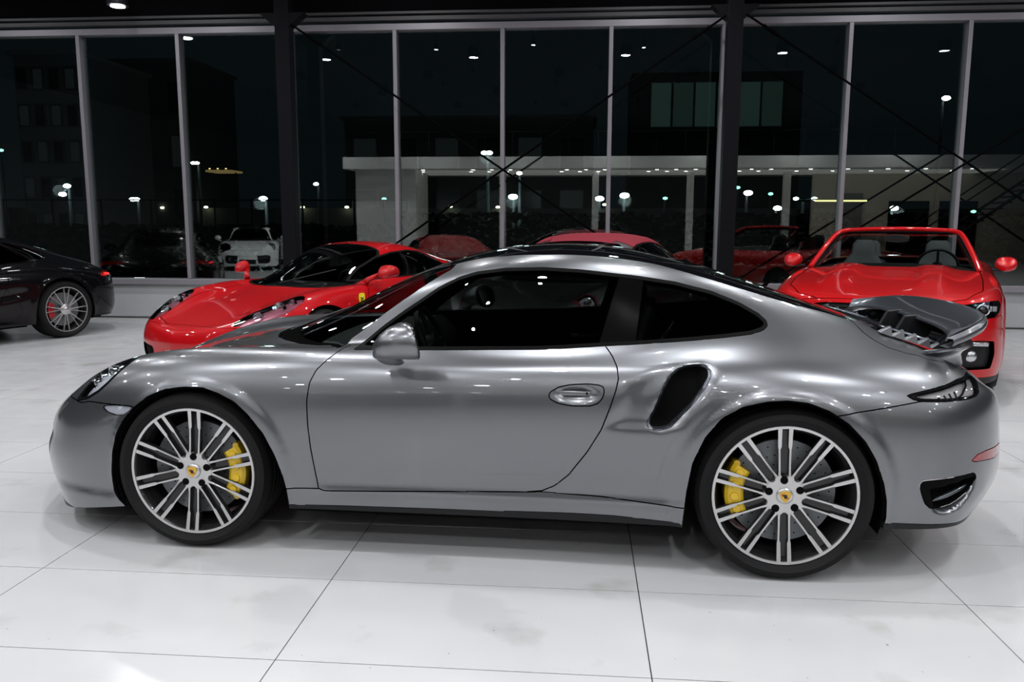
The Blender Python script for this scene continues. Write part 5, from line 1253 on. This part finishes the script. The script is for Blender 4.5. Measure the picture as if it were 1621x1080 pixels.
# perimeter wall the warm lamps hang on, fence and hedge
bm = bmesh.new(); add_box(bm, (-10, 62.6, 1.1), (110, .4, 2.9)); tag(bm_obj('perimeter_wall', bm, mat('far_wall', (.10, .11, .11), .8)), 'long low grey wall in the dark beyond the car park', 'wall')
def building(nm, lab, px0, px1, ptop, Y, cols, rows, col, win, wmat, z0=-.25):
    a = at_y(px0, ptop, Y); b = at_y(px1, ptop, Y); w_ = b.x-a.x; h_ = max(a.z, b.z)-z0
    t = empty(nm, ((a.x+b.x)/2, Y, z0)); tag(t, lab, 'building')
    bm = bmesh.new(); add_box(bm, (0, 4, h_/2), (w_, 8, h_)); bm_obj('wall', bm, mat(nm+'_wall', col, .8), t)
    bm = bmesh.new(); add_box(bm, (0, 3.9, h_+.12), (w_+.5, 8.4, .24)); bm_obj('roof_slab', bm, mat(nm+'_slab', [c*1.4 for c in col], .8), t)
    dx = w_/cols; dz = h_/(rows+.4)
    for i in range(cols):
        for j in range(rows):
            cx = -w_/2+dx*(i+.5); cz = dz*(j+.75)
            bm = bmesh.new(); add_box(bm, (cx, -.03, cz), (dx*win, .12, dz*.62)); f = bm_obj('window', bm, M['post'] if False else mat_frame, t)
            bm = bmesh.new(); add_box(bm, (cx, -.10, cz), (dx*win-.2, .05, dz*.62-.2)); bm_obj('pane', bm, wmat[(i*7+j*3) % len(wmat)], f)
mat_frame = mat('far_window_frame', (.07, .075, .08), .6)
wd = [mat('far_pane_dark', (.02, .025, .028), .2), mat('far_pane_glow', (.04, .045, .05), .3, emis=(.5, .6, .62), es=.012)]  # second pane glows faintly, in place of light reaching it
building('office_block', 'grey office block with rows of dark windows behind the first glass panes', 20, 122, 88, 48, 4, 5, (.13, .135, .14), .72, wd)
building('tall_hall', 'tall plain dark hall behind the second and third glass panes', 140, 300, 100, 62, 3, 3, (.09, .095, .10), .35, wd)
building('depot', 'wide low dark depot behind the middle glass panes', 545, 940, 190, 66, 6, 2, (.05, .06, .062), .6, wd)
gw = [mat('green_lit_pane', (.05, .1, .09), .4, emis=(.28, .50, .44), es=.05), mat('green_dim_pane', (.05, .1, .09), .4, emis=(.28, .50, .44), es=.035)]
a = at_y(1030, 126, 70); b = at_y(1236, 240, 70)
t = empty('glazed_office', ((a.x+b.x)/2, 70, -.25)); tag(t, 'dim green-lit office windows high behind the wide black column', 'building')
h_ = a.z+.8; w_ = b.x-a.x+3
bm = bmesh.new(); add_box(bm, (0, 3, h_/2), (w_, 6, h_)); bm_obj('wall', bm, mat('glazed_wall', (.02, .022, .023), .8), t)
for i in range(6):
    cx = -(b.x-a.x)/2+(b.x-a.x)*(i+.5)/6
    bm = bmesh.new(); add_box(bm, (cx, -.03, h_-2.6), ((b.x-a.x)/6-.06, .1, 3.7)); f = bm_obj('window', bm, mat_frame, t)
    bm = bmesh.new(); add_box(bm, (cx, -.1, h_-2.6), ((b.x-a.x)/6-.2, .06, 3.5)); bm_obj('pane', bm, gw[i % 2], f)
# lit canopy, yellow canopy edge, red beacon
p = at_y(355, 272, 58); t = empty('lit_canopy', (p.x, 58, -.25)); tag(t, 'small amber-lit canopy high behind the third glass pane', 'canopy')
hz = p.z+.25
bm = bmesh.new(); add_box(bm, (0, 0, hz), (1.9, 2, .14)); bm_obj('roof', bm, mat('amber_glow_roof', (.2, .15, .08), .6, emis=(.8, .5, .2), es=.25), t)  # roof glows by itself, standing for the amber light cast on it
for x in (-.85, .85):
    bm = bmesh.new(); add_box(bm, (x, 0, hz/2), (.1, .1, hz)); bm_obj('post', bm, M['post'], t)
for x in (-.6, 0, .6): glow('amber_bulb', (x, -1.05, hz+.15), .06, mat('amber_bulb', (1, .7, .3), .5, emis=(1, .65, .25), es=2.5), t)
a, b = at_y(1290, 318, 38.8), at_y(1372, 318, 38.8)
t = empty('lit_canopy_edge', ((a.x+b.x)/2, 38.8, a.z)); tag(t, 'long yellow lit canopy edge behind the red convertible windscreen corner', 'canopy edge')
bm = bmesh.new(); add_box(bm, (0, 0, 0), (b.x-a.x, .08, .07)); bm_obj('glow_bar', bm, mat('yellow_edge_glow', (1, .9, .4), .5, emis=(1, .85, .35), es=2.2), t)  # glowing bar stands for the light on a canopy edge
bm = bmesh.new(); add_box(bm, (-1.9, 0, 0), (1.4, .08, .06)); add_box(bm, (0, .05, .07), (b.x-a.x+.2, .16, .06)); bm_obj('edge_backing', bm, M['post'], t)
bm = bmesh.new()
for x in (-1.2, 1.2): add_tube(bm, [(x, .1, -a.z-.25), (x, .1, 0)], .05, 6)
bm_obj('post', bm, M['post'], t)
p = at_y(187, 160, 61.7); bm = bmesh.new(); add_prism(bm, [(-.32, -.22), (.18, -.22), (.12, .32), (.02, .3)], -.05, .05, lambda a, b, h: (a, h, b))
o = bm_obj('red_beacon', bm, mat('red_beacon', (.5, .02, .02), .5, emis=(1, .06, .04), es=1.6)); o.location = p; tag(o, 'small glowing red sign high on the dark hall behind the second pane', 'sign')
# hedge and trees in the dark
M['leaf'] = noise_mat('dark_hedge_leaf', (.004, .009, .004), (.008, .016, .006), 6, .8)
def blob_mass(nm, lab, cat, c, s, n, seed):
    rnd = random.Random(seed); bm = bmesh.new()
    for k in range(n):
        p = Vector((c[0]+rnd.uniform(-.5, .5)*s[0], c[1]+rnd.uniform(-.5, .5)*s[1], c[2]+rnd.uniform(-.5, .5)*s[2]))
        a = rnd.uniform(0, 6.28); q = rnd.uniform(.12, .3); u = Vector((math.cos(a), math.sin(a), rnd.uniform(-.6, .6))).normalized()*q; v = Vector((-math.sin(a), math.cos(a)*.3, rnd.uniform(.3, 1))).normalized()*q*.6
        bm.faces.new([bm.verts.new(p-u), bm.verts.new(p-v), bm.verts.new(p+u), bm.verts.new(p+v)])
    o = bm_obj(nm, bm, M['leaf']); tag(o, lab, cat, kind='stuff')
blob_mass('hedge', 'long clipped dark hedge outside the left glass panes', 'hedge', (-16, 27, .55), (24, 1.6, 1.5), 5000, 3)
blob_mass('hedge', 'dark hedge outside the middle and right glass panes', 'hedge', (9, 34, .8), (34, 2, 2.0), 6000, 8)
# wire fence by the left panes
t = empty('wire_fence', (-19, 32, -.25)); tag(t, 'thin dark wire fence outside the left glass panes', 'fence')
for k in range(12):
    bm = bmesh.new(); add_tube(bm, [(-11+k*2.1, 0, 0), (-11+k*2.1, 0, 2.6)], .05, 6); bm_obj('post', bm, M['column'], t)
for z in (1.0, 2.55):
    bm = bmesh.new(); add_tube(bm, [(-11, 0, z), (12.1, 0, z)], .03, 6); bm_obj('rail', bm, M['column'], t)
